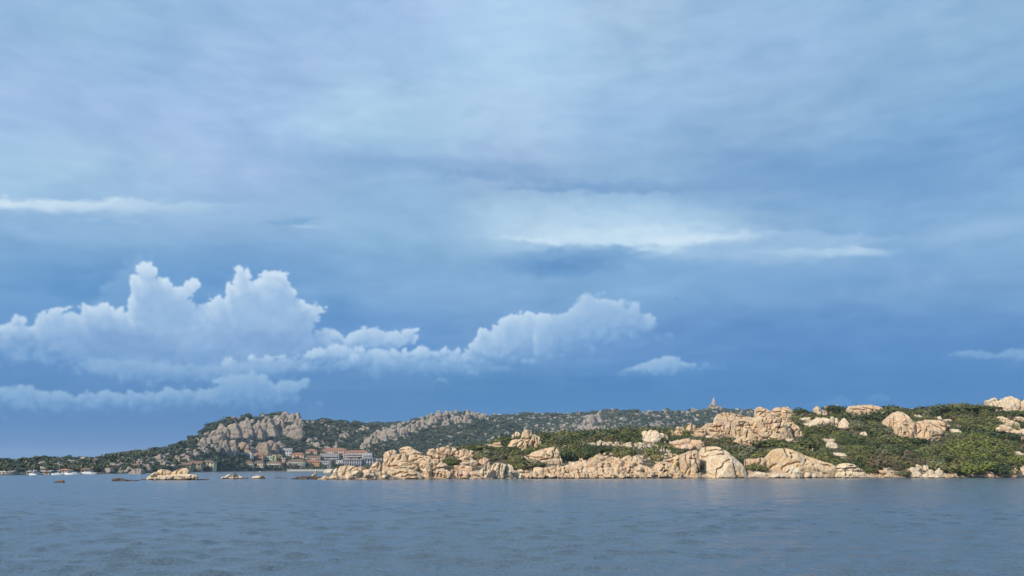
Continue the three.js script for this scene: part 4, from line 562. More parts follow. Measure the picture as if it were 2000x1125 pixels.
outcrop('skyline boulder with a dark bush growing on top', 1626, 806, [[1612, 1642, 796, 808], [1632, 1641, 790, 804], [1611, 1620, 793, 804]]);
[t, o0] = tracedOutcrop('flat orange slab on the skyline between dark bushes', 1698, 812, SKYSLAB);
outcrop('pale broken slabs with bushes between them, below the skyline boulders', 1610, 838, [[1560, 1592, 813, 826], [1584, 1626, 813, 830, { cracks: 3 }], [1622, 1642, 814, 834], [1640, 1669, 816, 836, { taper: 0.5 }], [1564, 1600, 824, 838], [1615, 1634, 834, 842], [1592, 1606, 828, 842]], { palette: [PALE, TAN, PALE, GREY, TAN] });
[t, o0] = tracedOutcrop('massive pale granite outcrop with dark vertical cracks amid the green scrub', 1795, 852, MASSIVE);
outcrop('ribbed grey granite summit at the right edge of the skyline', 1965, 802, [[1924, 1972, 776, 804, { ribs: 5, taper: 0.5, lichen: 0.08 }], [1956, 2012, 772, 804, { ribs: 6, lichen: 0.08, taper: 0.3 }], [2000, 2050, 776, 806, { ribs: 5 }], [1926, 1956, 798, 806]], { palette: [PALE, TAN, GREY, GREY, OCHRE] });
outcrop('stack of orange boulders stepping down at the right edge of the photo', 1985, 850, [[1952, 1986, 812, 832, { p: 5 }], [1952, 2004, 830, 858, { p: 6, taper: 0.5 }], [1990, 2030, 814, 834], [1990, 2040, 836, 866], [1972, 1996, 822, 840]]);
for (const [label, x0, x1, a, b, o] of [
  ['small pale pointed boulder in scrub left of the massive outcrop', 1679, 1701, 842, 852, { taper: 0.6 }], ['flat pale slab lying in the scrub under the broken slabs', 1603, 1640, 857, 867, {}], ['second flat slab leaning below the first in the scrub', 1612, 1638, 864, 876, {}],
  ['low pale slab right of the massive outcrop', 1864, 1888, 838, 850, { lean: -1 }], ['tiny pale boulder beside the low slab', 1868, 1880, 831, 839, {}], ['whitish slab low on the slope near the right edge', 1976, 2004, 881, 889, {}], ['white sliver of rock in scrub right of the dome', 1703, 1721, 891, 896, {}],
  ['pair-like white sliver of rock in scrub above the dome', 1624, 1656, 884, 890, {}], ['small stone in scrub above the dome top', 1582, 1592, 875, 882, {}], ['little pale stone on the slope left of the perched boulder', 1110, 1117, 869, 875, {}], ['grey stone in scrub above the tilted slab', 1092, 1108, 870, 877, {}], ['round stone on the slope below the skyline slab', 1660, 1668, 838, 844, {}], ['white stone high in the scrub above the massive outcrop', 1826, 1838, 806, 812, {}], ['pale stone at the crest left of the right-hand summit', 1776, 1790, 797, 802, {}],
]) { const c = (x0 + x1) / 2, og = island(c, b), g = thing('boulder', label, 'boulder', og, 'single boulders in the scrub'); block(g, og, x0, x1, a, b, { name: 'stone', palette: [PALE, TAN, PALE, GREY, TAN], ...o }); }
[t, o0] = outcrop('angular yellowish rock stump at the waterline in front of the bright green thicket', 1812, 931, [[1776, 1816, 915, 933, { taper: 0.3 }], [1790, 1806, 908, 924, { boxy: 0.9 }], [1804, 1820, 909, 928, { taper: 0.5 }], [1816, 1844, 918, 933], [1816, 1838, 926, 934], [1836, 1854, 914, 932, { lean: -1.5, taper: 0.5 }]], { palette: [PALE, TAN, PALE, GREY, OCHRE] });
[t, o0] = outcrop('low brown rocks along the water under the bright green thicket', 1900, 931, [[1890, 1912, 920, 932], [1906, 1942, 919, 932, { lean: 1 }], [1858, 1870, 927, 933], [1864, 1876, 922, 931], [1920, 1950, 924, 933]], { palette: [PINK, TAN, PALE, GREY, TAN] });
jumble(t, o0, [[1700, 924], [1850, 924], [1960, 924]], [[1700, 932], [1960, 932]], 46, [5, 15], [3, 7], { palette: [PINK, STAIN, TAN, GREY, TAN] });
[t, o0] = outcrop('orange slabs at the waterline in the right corner of the island', 1985, 930, [[1956, 2000, 918, 932, { cracks: 3 }], [1976, 2030, 915, 931, { cracks: 3 }], [2010, 2070, 916, 931], [2060, 2120, 914, 930]], { palette: [TAN, OCHRE, PALE, GREY, PINK] });
outcrop('reddish rock patch at the waterline right of the dome', 1728, 931, [[1716, 1742, 919, 932, { palette: [PINK, OCHRE, TAN, GREY, TAN] }], [1726, 1736, 912, 922]]);

// ---------------------------------------------------------------- islets in the bay
const WETTISH = [[0.17, 0.13, 0.095], [0.15, 0.105, 0.075], [0.24, 0.2, 0.15], [0.12, 0.11, 0.095], [0.2, 0.13, 0.07]];
function islet(label, base, blocks, o = {}) { const depth = depthOfSea(base), c = (blocks[0][0] + blocks[0][1]) / 2; return outcrop(label, c, base, blocks, { depth, thing: 'islet', category: 'islet', group: 'rock islets in the bay', sunk: 0.8, ...o }); }
[t, o0] = islet('large pale islet of rounded boulders with a smooth log-like slab', 937.5, [[384, 410, 935.5, 938, { palette: WETTISH }], [270, 286, 936, 938, { palette: WETTISH }]]);
traced(t, o0, ISLET, { depth: depthOfSea(937.5) });
islet('low brown ledge awash left of the large islet', 939.5, [[214, 238, 933, 940], [228, 252, 936.5, 940], [246, 268, 937.5, 940]], { palette: WETTISH });
islet('small dark rock alone in the water at far left', 942.5, [[107, 117, 937.5, 943], [112, 126, 936.5, 943], [104, 110, 940, 943]], { palette: [[0.24, 0.14, 0.085], [0.16, 0.11, 0.08], [0.3, 0.2, 0.13], [0.12, 0.1, 0.085], [0.3, 0.18, 0.08]] });
islet('flat pale islet with a dark square boulder on top', 935.5, [[428, 444, 927, 936, { lean: 1 }], [440, 462, 929.5, 936], [456, 474, 929.5, 936], [452, 463, 923, 931, { boxy: 0.9, palette: WETTISH }], [468, 484, 933, 936, { palette: WETTISH }]], { palette: [PALE, TAN, PALE, GREY, TAN] });
islet('smallest pale flat islet, next to the flat islet with the dark boulder', 935.5, [[489, 512, 928.5, 936], [504, 517, 929, 936, { palette: WETTISH }]], { palette: [PALE, PALE, TAN, GREY, TAN] });
islet('dark speck of rock awash between pale islets and reef', 934, [[536, 550, 932.4, 934.6]], { palette: WETTISH });
islet('pair of tiny dark rocks barely above water', 935.6, [[551, 556, 933.6, 936], [557, 561, 934, 936]], { palette: WETTISH });
islet('dark reef with an upright pale prong of rock', 936, [[574, 606, 930, 937], [596, 628, 929.5, 937], [618, 636, 932, 937], [605, 617, 917, 934, { taper: 0.5, lean: 0.6, palette: [PALE, TAN, PALE, GREY, TAN] }], [566, 582, 933.5, 937]], { palette: [[0.07, 0.045, 0.04], [0.09, 0.05, 0.04], [0.11, 0.08, 0.06], [0.06, 0.055, 0.05], [0.1, 0.06, 0.04]] });
islet('small grey rock behind the tip of the pale blocks', 924.5, [[629, 648, 916, 925, { lean: 1 }]], { palette: [PALE, GREY, TAN, GREY, TAN] });
// ---------------------------------------------------------------- scrub of the near island
function leafDome(seed, leaves, leafSize, lobes) {
  const R = rngOf(seed), pos = [], nor = [], col = [], blobs = [];
  for (let i = 0; i < lobes; i++) { const a = R() * 6.283, r = i ? 0.25 + R() * 0.4 : 0; blobs.push(lobes > 9 ? [Math.cos(a) * r * 1.05, 0.12 + R() * 0.42 * (1.1 - r), Math.sin(a) * r * 1.05, 0.2 + R() * 0.14] : [Math.cos(a) * r, 0.25 + R() * 0.28, Math.sin(a) * r, 0.34 + R() * 0.24]); }
  const n = new THREE.Vector3(), u = new THREE.Vector3(), v = new THREE.Vector3(), c = new THREE.Vector3();
  for (let i = 0; i < leaves; i++) {
    const [bx, by, bz, br] = blobs[Math.floor(R() * lobes)], z = R() * 1.75 - 0.75, a = R() * 6.283, q = Math.sqrt(Math.max(0, 1 - z * z)), rr = br * (0.72 + 0.36 * Math.sqrt(R()));
    n.set(q * Math.cos(a), z, q * Math.sin(a)); c.set(bx, by, bz).addScaledVector(n, rr); c.y = Math.max(0.02, c.y);
    n.x += (R() - 0.5) * 1.1; n.y += (R() - 0.5) * 1.1 + 0.25; n.z += (R() - 0.5) * 1.1; n.normalize();
    u.set(R() - 0.5, R() - 0.5, R() - 0.5).cross(n).normalize(); v.crossVectors(n, u);
    const s = leafSize * (0.6 + R() * 0.8), t = 0.72 + R() * 0.56, warm = 1 + (R() - 0.5) * 0.25;
    const p = [[-1, -0.5], [1, -0.6], [0.75, 0.7], [-0.8, 0.6]].map(([x, y]) => [c.x + (u.x * x + v.x * y) * s, c.y + (u.y * x + v.y * y) * s, c.z + (u.z * x + v.z * y) * s]);
    for (const k of [0, 1, 2, 0, 2, 3]) { pos.push(...p[k]); nor.push(n.x, n.y, n.z); col.push(t * warm, t, t * (2 - warm)); }
  }
  const g = new THREE.BufferGeometry();
  g.setAttribute('position', new THREE.Float32BufferAttribute(pos, 3)); g.setAttribute('normal', new THREE.Float32BufferAttribute(nor, 3)); g.setAttribute('color', new THREE.Float32BufferAttribute(col, 3));
  return g;
}
const bushes = [0, 1, 2, 3, 4].map((i) => leafDome(500 + i, 420, 0.085, 5 + i % 3)), thickBushes = [0, 1, 2].map((i) => leafDome(600 + i, 1500, 0.05, 13 + i * 3));
const GREENS = { 'dark green': [0.092, 0.1, 0.022], 'olive green': [0.14, 0.138, 0.038], 'bright green': [0.135, 0.155, 0.02], 'grey-green': [0.14, 0.135, 0.064], 'brownish': [0.13, 0.1, 0.05], 'deep green': [0.05, 0.066, 0.017] };
const shades = Object.keys(GREENS), bushMaterial = {};
for (const k of shades) bushMaterial[k] = new THREE.MeshStandardMaterial({ name: k + ' leaves', color: new THREE.Color(...GREENS[k]), vertexColors: true, roughness: 0.8, side: THREE.DoubleSide });
const mixedLeaves = new THREE.MeshStandardMaterial({ name: 'scrub leaves', vertexColors: true, roughness: 0.8, side: THREE.DoubleSide });
{
  const R = rngOf(2024), list = [], cells = new Map(), key = (x, z) => Math.floor(x / 8) + ',' + Math.floor(z / 8);
  for (const f of footprints) for (let dx = -Math.ceil(f[2] / 8); dx <= Math.ceil(f[2] / 8); dx++) for (let dz = -Math.ceil(f[2] / 8); dz <= Math.ceil(f[2] / 8); dz++) { const k = key(f[0] + dx * 8, f[1] + dz * 8); if (!cells.has(k)) cells.set(k, []); cells.get(k).push(f); }
  const onRock = (x, z, grow) => (cells.get(key(x, z)) ?? []).some((f) => Math.hypot(x - f[0], (z - f[1]) * 1.0) < f[2] * grow);
  for (let i = 0; i < 26000; i++) {
    const px = lerp(880, 2300, R()), s = slopeOf(px), a = isShore(s), b = isCrest(s), d = lerp(a + 5, b + 14, R()), x = s * d, z = -d, y = islandHeight(x, z);
    if (y < 1.6 || onRock(x, z, 0.92)) continue;
    const t = (d - a) / (b - a);
    if (px < 1340 && t < 0.18 + 0.12 * noise(x * 0.1, z * 0.1)) continue;
    if (px < 1000 && t < 0.45) continue;
    if (R() > 0.72 + fbm(x * 0.06, z * 0.06, 3, 3) * 1.2) continue;
    const zone = fbm(x * 0.035, z * 0.05, 12, 3), small = fbm(x * 0.09, z * 0.09, 30, 2);
    const thicket = Math.exp(-(((px - 1888) / 75) ** 2) - ((t - 0.2) / 0.22) ** 2) + 0.55 * Math.exp(-(((px - 1860) / 120) ** 2) - ((t - 0.5) / 0.12) ** 2);
    let shade = zone > 0.1 ? (R() < 0.7 ? 'olive green' : 'dark green') : zone < -0.16 ? (R() < 0.6 ? 'brownish' : 'dark green') : small > 0.1 ? 'grey-green' : small < -0.08 ? 'deep green' : R() < 0.75 ? 'dark green' : 'olive green';
    if (thicket > 0.3 + 0.5 * R()) shade = R() < 0.42 ? 'bright green' : R() < 0.6 ? 'olive green' : 'deep green';
    if ([1, 2, 3, 4].some((k) => onRock(x, z - k, 0.9))) continue;
    const before = [5, 6, 8].some((k) => onRock(x, z - k, 1)); if (before && R() < 0.4) continue;
    const w = (before ? 0.45 : 1) * (1.1 + 2.6 * R() * R()) * (thicket > 0.5 ? 1.2 : 1) * (t > 0.85 ? 1.25 : 1), h = w * (0.5 + R() * 0.35);
    list.push({ x, y: y - 0.12, z, w, h, d, px, t, shade, turn: R() * 6.283, v: Math.floor(R() * 5) });
  }
  // the big dark bushes that stand out one by one: bearing, base row, width and height in rows
  for (const [px, py, wp, hp, shade] of [[1748, 822, 44, 22, 'deep green'], [1715, 824, 40, 24, 'deep green'], [1652, 812, 26, 20, 'deep green'], [1626, 801, 26, 12, 'deep green'], [1562, 808, 20, 14, 'deep green'], [1580, 812, 18, 12, 'deep green'], [1690, 838, 34, 16, 'grey-green'], [1730, 848, 36, 18, 'grey-green'], [1600, 846, 44, 18, 'dark green'], [1580, 852, 30, 22, 'dark green'], [1670, 826, 30, 22, 'deep green'], [1500, 872, 46, 20, 'dark green'], [1560, 876, 50, 20, 'dark green'], [1450, 886, 50, 20, 'grey-green'], [1400, 884, 30, 16, 'deep green'], [1100, 898, 34, 24, 'deep green'], [1126, 896, 30, 18, 'dark green'], [1164, 878, 26, 12, 'deep green'], [1076, 872, 40, 20, 'deep green'], [1120, 856, 50, 14, 'dark green'], [1230, 852, 60, 20, 'dark green'], [1476, 918, 30, 14, 'olive green'], [1040, 912, 40, 16, 'grey-green'], [1010, 916, 30, 14, 'olive green'], [1350, 892, 24, 12, 'dark green'], [1890, 925, 44, 22, 'bright green'], [1850, 922, 44, 24, 'olive green'], [1930, 920, 44, 24, 'bright green'], [1955, 925, 40, 26, 'deep green'], [1906, 898, 40, 22, 'bright green'], [1830, 900, 46, 18, 'dark green'], [1870, 882, 50, 18, 'bright green'], [1960, 862, 50, 24, 'deep green'], [1990, 874, 40, 20, 'deep green'], [1770, 868, 50, 18, 'deep green'], [1740, 866, 50, 18, 'olive green'], [1690, 872, 40, 14, 'deep green'], [1930, 800, 20, 12, 'deep green'], [1975, 814, 40, 14, 'dark green'], [2000, 812, 40, 14, 'dark green'], [1950, 812, 30, 12, 'deep green'], [1940, 826, 30, 14, 'olive green'], [1780, 812, 50, 14, 'dark green'], [1830, 806, 60, 14, 'deep green'], [1900, 802, 60, 12, 'dark green'], [1780, 925, 30, 12, 'brownish'], [1760, 928, 24, 10, 'grey-green'], [1700, 924, 24, 14, 'dark green'], [960, 880, 60, 12, 'dark green'], [940, 886, 30, 12, 'deep green']]) {
    const p = island(px, py), m = -p.z / 1600 / 0.977; list.push({ x: p.x, y: p.y - 0.2, z: p.z - 1, w: wp * m, h: hp * m, d: -p.z, px, t: (-p.z - isShore(slopeOf(px))) / 90, shade, turn: R() * 6.283, v: Math.floor(R() * 5), big: true });
  }
  list.sort((p, q) => (q.big ? 1 : 0) - (p.big ? 1 : 0) || q.w * q.h / q.d / q.d * (q.px < 2010 ? 1 : 0.01) - p.w * p.h / p.d / p.d * (p.px < 2010 ? 1 : 0.01));
  const zones = [[1010, 'left of the grey and orange tor'], [1130, 'around the tilted pale slab'], [1250, 'above the long slope of broken slabs'], [1340, 'beside the smooth hump'], [1470, 'between great crag and egg-shaped boulder'], [1580, 'between great crag and orange dome'], [1680, 'around the pale broken slabs'], [1760, 'left of the massive outcrop'], [1870, 'around the massive outcrop'], [9999, 'near the right edge of the island']];
  const whereOf = (b) => zones.find((q) => b.px < q[0])[1], kin = (b) => list.filter((q) => q.big && q.shade === b.shade && whereOf(q) === whereOf(b)).sort((p, q) => p.px - q.px), ORD = ['first', 'second', 'third', 'fourth', 'fifth', 'sixth', 'seventh'];
  const dummy = new THREE.Object3D(), rest = [[], [], [], [], []];
  list.forEach((b, i) => {
    if (i >= 290) { rest[b.v].push(b); return; }
    const m = new THREE.Mesh(b.big ? thickBushes[b.v % 3] : bushes[b.v], bushMaterial[b.shade]); m.name = numbered('shrub');
    m.position.set(b.x, b.y, b.z); m.scale.set(b.w, b.h * 1.25, b.w); m.rotation.y = b.turn;
    const where = whereOf(b), same = b.big ? kin(b) : [], high = b.t > 0.75 ? 'on the crest ' : b.t < 0.3 ? 'low on the slope ' : '';
    tag(m, b.big ? 'large ' + b.shade + ' shrub ' + (same.length > 1 ? ORD[same.indexOf(b)] + ' of ' + same.length + ' from left ' : high) + where : 'small ' + b.shade + ' shrub ' + high + where, 'shrub', (b.big ? 'large ' : 'small ') + b.shade + ' shrubs ' + high + where); scene.add(m);
  });
  const c = new THREE.Color();
  rest.forEach((bs, v) => {
    const im = new THREE.InstancedMesh(bushes[v], mixedLeaves, bs.length); im.name = numbered('maquis_scrub'); im.userData.kind = 'stuff'; im.userData.label = 'low dense green scrub covering the island slope'; im.userData.category = 'scrub';
    const R2 = rngOf(90 + v);
    bs.forEach((b, i) => { dummy.position.set(b.x, b.y, b.z); dummy.scale.set(b.w, b.h * 1.25, b.w); dummy.rotation.y = b.turn; dummy.updateMatrix(); im.setMatrixAt(i, dummy.matrix); const g = GREENS[b.shade], k = 0.75 + R2() * 0.5; im.setColorAt(i, c.setRGB(g[0] * k * (0.9 + R2() * 0.25), g[1] * k, g[2] * k)); });
    scene.add(im);
  });
}
// ---------------------------------------------------------------- crags, boulders and scrub of the far hills
const onHill = (px, py) => findGround(hillHeight, px, py, 355, 2150) ?? at(px, py, 1500);
const hillRocks = [];
function hillBlock(parent, origin, x0, x1, top, base, o = {}) {
  const px = (x0 + x1) / 2, foot = onHill(px, base), m = -foot.z / 1600 / 0.977, w = (x1 - x0) * m * 1.45, h = Math.min((base - top) * m, w * 0.85), dp = Math.max(w * 0.8, h * 0.7), pixels = Math.max(x1 - x0, base - top);
  const g = rockGeometry(++rockSeed, w, h, dp, { detail: Math.round(clamp(pixels * 0.38, 4, 15)), palette: HILL_PALETTE, p: 15, boxy: 0.7, taper: 0.45, sunk: 0.6, far: clamp(-foot.z / 420, 1.2, 3.2), cracks: pixels > 14 ? 3 : 1, ...o });
  const b = part(o.name ?? (h > w * 1.05 ? 'pillar' : w > h * 1.8 ? 'slab' : 'boulder'), g, hillGraniteMaterial, parent);
  foot.z -= dp * 0.2; b.position.copy(foot).sub(origin); b.rotation.y = 0; hillRocks.push([foot.x, foot.z, w * 0.5]);
}
function crag(label, px, py, blocks, o = {}) { const origin = onHill(px, py), c = thing('granite_crag', label, 'crag', origin, 'granite crags of the far hills'); for (const [a, b, t2, b2, k] of blocks) hillBlock(c, origin, a, b, t2, b2, { ...o, ...k }); return [c, origin]; }
function hillJumble(c, origin, tops, bases, count, wide, tall, o) {
  const R = rngOf(++rockSeed * 17), top = curve(tops), base = curve(bases), x0 = tops[0][0], x1 = tops[tops.length - 1][0], l = [];
  for (let i = 0; i < count; i++) { const x = lerp(x0, x1, (i + R()) / count); l.push([x, lerp(top(x), base(x), R())]); }
  l.sort((p, q) => p[1] - q[1]);
  for (const [x, y] of l) { const w = lerp(wide[0], wide[1], R() * R()), h = lerp(tall[0], tall[1], R()); hillBlock(c, origin, x - w / 2, x + w / 2, y - h, y + 1, { lean: (R() - 0.5) * h * 0.6, boxy: 0.8, ...o }); }
}
const BROWN = [[0.30, 0.225, 0.17], [0.33, 0.25, 0.19], [0.36, 0.29, 0.22], [0.23, 0.2, 0.17], [0.34, 0.25, 0.16]];
let cg, co;
[cg, co] = crag('steep grey and pink slabs forming the summit crag of the left hill', 510, 850, [
  [544, 562, 807, 822], [562, 584, 806, 830], [424, 446, 828, 848], [408, 436, 840, 866], [438, 468, 827, 857], [462, 490, 821, 850], [486, 511, 815, 856], [506, 532, 814, 846], [529, 554, 816, 850], [518, 540, 830, 852], [551, 588, 827, 857], [574, 592, 818, 838], [500, 520, 840, 856], [470, 486, 838, 856], [392, 412, 853, 868], [534, 548, 812, 822], [418, 432, 850, 864],
]);
hillJumble(cg, co, [[385, 862], [425, 832], [480, 820], [560, 810], [592, 820]], [[385, 872], [425, 862], [480, 858], [560, 852], [592, 848]], 70, [6, 15], [4, 10], {});
[cg, co] = crag('lower pale crag of slabs just above the village', 500, 884, [[426, 446, 860, 884], [440, 460, 860, 884], [464, 490, 863, 885, { palette: BROWN }], [496, 524, 864, 890, { palette: BROWN, taper: 0.4 }], [512, 540, 861, 886, { palette: BROWN }], [484, 498, 872, 888], [528, 552, 862, 876], [406, 426, 868, 880], [388, 404, 872, 884], [476, 492, 858, 868]]);
hillJumble(cg, co, [[380, 872], [430, 862], [500, 858], [556, 862]], [[380, 886], [430, 884], [500, 886], [556, 878]], 44, [5, 13], [4, 8], {});
[cg, co] = crag('tumbled boulders down the coast slope left of the cream house', 300, 915, [[296, 316, 886, 902], [284, 300, 893, 908], [306, 322, 896, 912], [336, 352, 890, 904], [352, 370, 890, 902], [372, 388, 878, 890], [262, 282, 898, 914], [246, 262, 912, 924], [256, 276, 914, 926], [276, 292, 906, 920]]);
hillJumble(cg, co, [[225, 900], [260, 894], [310, 886], [380, 872], [400, 864]], [[225, 922], [300, 922], [350, 908], [400, 886]], 90, [5, 13], [3, 8], {});
[cg, co] = crag('low rocky knolls along the far left shore', 120, 912, [[100, 122, 902, 914], [130, 150, 897, 906], [192, 216, 914, 922], [0, 14, 900, 908], [40, 58, 905, 912], [210, 232, 904, 914]]);
hillJumble(cg, co, [[-20, 898], [70, 904], [140, 898], [230, 902]], [[-20, 912], [70, 914], [140, 914], [230, 918]], 46, [5, 14], [2.5, 6], {});
[cg, co] = crag('long rocky spur of pale broken granite climbing to the middle summit', 800, 840, [[708, 724, 856, 874], [720, 738, 848, 868], [734, 756, 842, 864], [752, 776, 838, 858], [772, 794, 832, 850], [790, 812, 826, 844], [812, 832, 818, 838], [836, 856, 812, 828], [866, 884, 803, 816]]);
hillJumble(cg, co, [[706, 868], [730, 846], [755, 838], [780, 832], [812, 820], [850, 810], [880, 803], [920, 807], [950, 812]], [[706, 876], [730, 872], [755, 866], [780, 862], [812, 850], [850, 836], [880, 828], [920, 826], [950, 822]], 170, [5, 13], [4, 9], {});
[cg, co] = crag('pale cliff patch on the far ridge behind the green skyline', 1160, 846, [[1136, 1150, 812, 836], [1146, 1168, 809, 832], [1160, 1176, 810, 826], [1138, 1160, 828, 848], [1156, 1180, 832, 848]]);
hillJumble(cg, co, [[1076, 838], [1120, 826], [1140, 812], [1180, 812], [1210, 830]], [[1076, 850], [1130, 850], [1180, 850], [1210, 846]], 60, [4, 11], [3, 7], {});
[cg, co] = crag('rock streak running down the hillside above the pink houses', 680, 850, [[700, 712, 836, 842], [664, 676, 846, 856]]);
hillJumble(cg, co, [[652, 866], [668, 848], [690, 838], [720, 830]], [[652, 880], [668, 862], [690, 848], [720, 838]], 32, [4, 9], [3, 6], {});
[cg, co] = crag('scattered boulders above the small pink house', 620, 866, [[598, 610, 856, 864], [612, 624, 864, 872]]);
hillJumble(cg, co, [[594, 852], [640, 866]], [[594, 876], [640, 878]], 24, [4, 9], [3, 5], {});
// countless smaller stones all over the hills
{
  const R = rngOf(515), g = [0, 1].map((i) => rockGeometry(3000 + i, 1, 0.7, 0.9, { detail: 3, palette: [[1, 1, 1], [0.95, 0.93, 0.9], [1, 1, 1], [0.8, 0.8, 0.8], [1, 0.95, 0.88]], far: 0.4, rough: 1 })), spots = [[], []], dummy = new THREE.Object3D(), c = new THREE.Color();
  for (let i = 0; i < 90000 && spots[0].length + spots[1].length < 14000; i++) {
    const s = slopeOf(lerp(-60, 1620, R())), d = 380 * Math.pow(2000 / 380, R()), x = s * d, z = -d, y = hillHeight(x, z);
    if (y < 1.5) continue;
    const k = fbm(x * 0.016, z * 0.016, 44, 3) + fbm(x * 0.05, z * 0.05, 4, 2) * 0.6 + (d > 1500 ? 0.12 : 0) + (s > slopeOf(1000) ? 0.14 : 0);
    if (k < 0.15 + R() * 0.16) continue;
    spots[i % 2].push([x, y - 0.3, z, (1.6 + 6.5 * R() * R()) * (d / 1300 + 0.35), R() * 6.283, R()]);
  }
  spots.forEach((list, v) => {
    const im = new THREE.InstancedMesh(g[v], hillGraniteMaterial, list.length); im.name = numbered('hillside_stones'); im.userData = { kind: 'stuff', label: 'grey granite stones scattered over the far hillsides', category: 'stones' };
    list.forEach(([x, y, z, w, a, q], i) => { dummy.position.set(x, y, z); dummy.rotation.set(0, a, 0); dummy.scale.set(w, w * (0.7 + q * 0.5), w); dummy.updateMatrix(); im.setMatrixAt(i, dummy.matrix); im.setColorAt(i, c.setRGB(...mix3(HILL_PALETTE[i % 5], HILL_PALETTE[2], q * 0.6))); });
    scene.add(im);
  });
}
{
  const R = rngOf(616), g = [0, 1, 2].map((i) => leafDome(700 + i, 70, 0.2, 4)), lists = [[], [], []], dummy = new THREE.Object3D(), c = new THREE.Color(), cell = new Map(), key = (x, z) => Math.floor(x / 20) + ',' + Math.floor(z / 20);
  for (const f of hillRocks) { const k = key(f[0], f[1]); if (!cell.has(k)) cell.set(k, []); cell.get(k).push(f); }
  for (let i = 0; i < 64000; i++) {
    const s = slopeOf(lerp(-80, 1640, R())), d = 380 * Math.pow(1980 / 380, Math.pow(R(), 0.75)), x = s * d, z = -d, y = hillHeight(x, z);
    if (y < 1.4) continue;
    if ((cell.get(key(x, z)) ?? []).some((f) => Math.hypot(x - f[0], z - f[1]) < f[2] * 1.05)) continue;
    const zone = fbm(x * 0.008, z * 0.008, 21, 3), n = fbm(x * 0.03, z * 0.03, 9, 2);
    if (n > 0.3) continue;
    lists[i % 3].push([x, y - 0.2, z, (2.2 + 4 * R() * R()) * (0.5 + d / 1500), R() * 6.283, zone, R()]);
  }
  lists.forEach((list, v) => {
    const im = new THREE.InstancedMesh(g[v], mixedLeaves, list.length); im.name = numbered('hillside_scrub'); im.userData = { kind: 'stuff', label: 'dark evergreen scrub covering the far hillsides', category: 'scrub' };
    list.forEach(([x, y, z, w, a, zone, q], i) => { dummy.position.set(x, y, z); dummy.rotation.set(0, a, 0); dummy.scale.set(w, w * (0.65 + q * 0.3), w); dummy.updateMatrix(); im.setMatrixAt(i, dummy.matrix); const k = 0.85 + q * 0.3; im.setColorAt(i, c.setRGB(...mix3([0.05, 0.066, 0.034], zone > 0.1 ? [0.08, 0.088, 0.042] : [0.04, 0.06, 0.034], clamp(Math.abs(zone) * 4, 0, 1)).map((u) => u * k))); });
    scene.add(im);
  });
}
// ---------------------------------------------------------------- the village, boats and harbour
const wallMaterials = new Map(), plasterMap = noiseTexture(256, (u, v) => 0.93 + ringNoise(u, v, 3, 6, 4) * 0.22 + ringNoise(u, v, 18, 2, 2) * 0.12, true);
const paint = (rgb, rough = 0.9) => { const k = rgb.join() + rough; if (!wallMaterials.has(k)) wallMaterials.set(k, new THREE.MeshStandardMaterial({ name: 'plaster', color: new THREE.Color(...rgb), map: plasterMap, roughness: rough })); return wallMaterials.get(k); };
const glassDark = new THREE.MeshStandardMaterial({ name: 'window glass', color: new THREE.Color(0.03, 0.035, 0.045), roughness: 0.15 });
const tileMaterial = new THREE.MeshStandardMaterial({ name: 'clay roof', color: new THREE.Color(0.34, 0.15, 0.085), map: plasterMap, roughness: 0.9 }), brownTile = new THREE.MeshStandardMaterial({ name: 'weathered roof', color: new THREE.Color(0.2, 0.125, 0.085), map: plasterMap, roughness: 0.92 }), greyTile = paint([0.3, 0.28, 0.27]);
const boxes = new Map();
function unitBox(w, h, d) { const k = [w, h, d].map((x) => x.toFixed(2)).join(); if (!boxes.has(k)) boxes.set(k, new THREE.BoxGeometry(w, h, d)); return boxes.get(k); }
function gable(w, h, d, over) { const s = new THREE.Shape(); s.moveTo(-d / 2 - over, -0.25); s.lineTo(0, h); s.lineTo(d / 2 + over, -0.25); s.lineTo(d / 2 + over, 0); s.lineTo(0, h + 0.28); s.lineTo(-d / 2 - over, 0); s.closePath(); const g = new THREE.ExtrudeGeometry(s, { depth: w + over * 2, bevelEnabled: false }); g.translate(0, 0, -w / 2 - over); g.rotateY(Math.PI / 2); return g; }
function hip(w, h, d, over) { const a = w / 2 + over, b = d / 2 + over, r = Math.max(0.3, a - b * 0.9), p = [-a, 0, b, a, 0, b, a, 0, -b, -a, 0, -b, -r, h, 0, r, h, 0], g = new THREE.BufferGeometry(); g.setAttribute('position', new THREE.Float32BufferAttribute(p, 3)); g.setAttribute('uv', new THREE.Float32BufferAttribute([0, 0, 4, 0, 4, 4, 0, 4, 1, 2, 3, 2], 2)); g.setIndex([0, 1, 5, 0, 5, 4, 1, 2, 5, 2, 3, 4, 2, 4, 5, 3, 0, 4, 0, 3, 2, 0, 2, 1]); const f = g.toNonIndexed(); f.computeVertexNormals(); return f; }
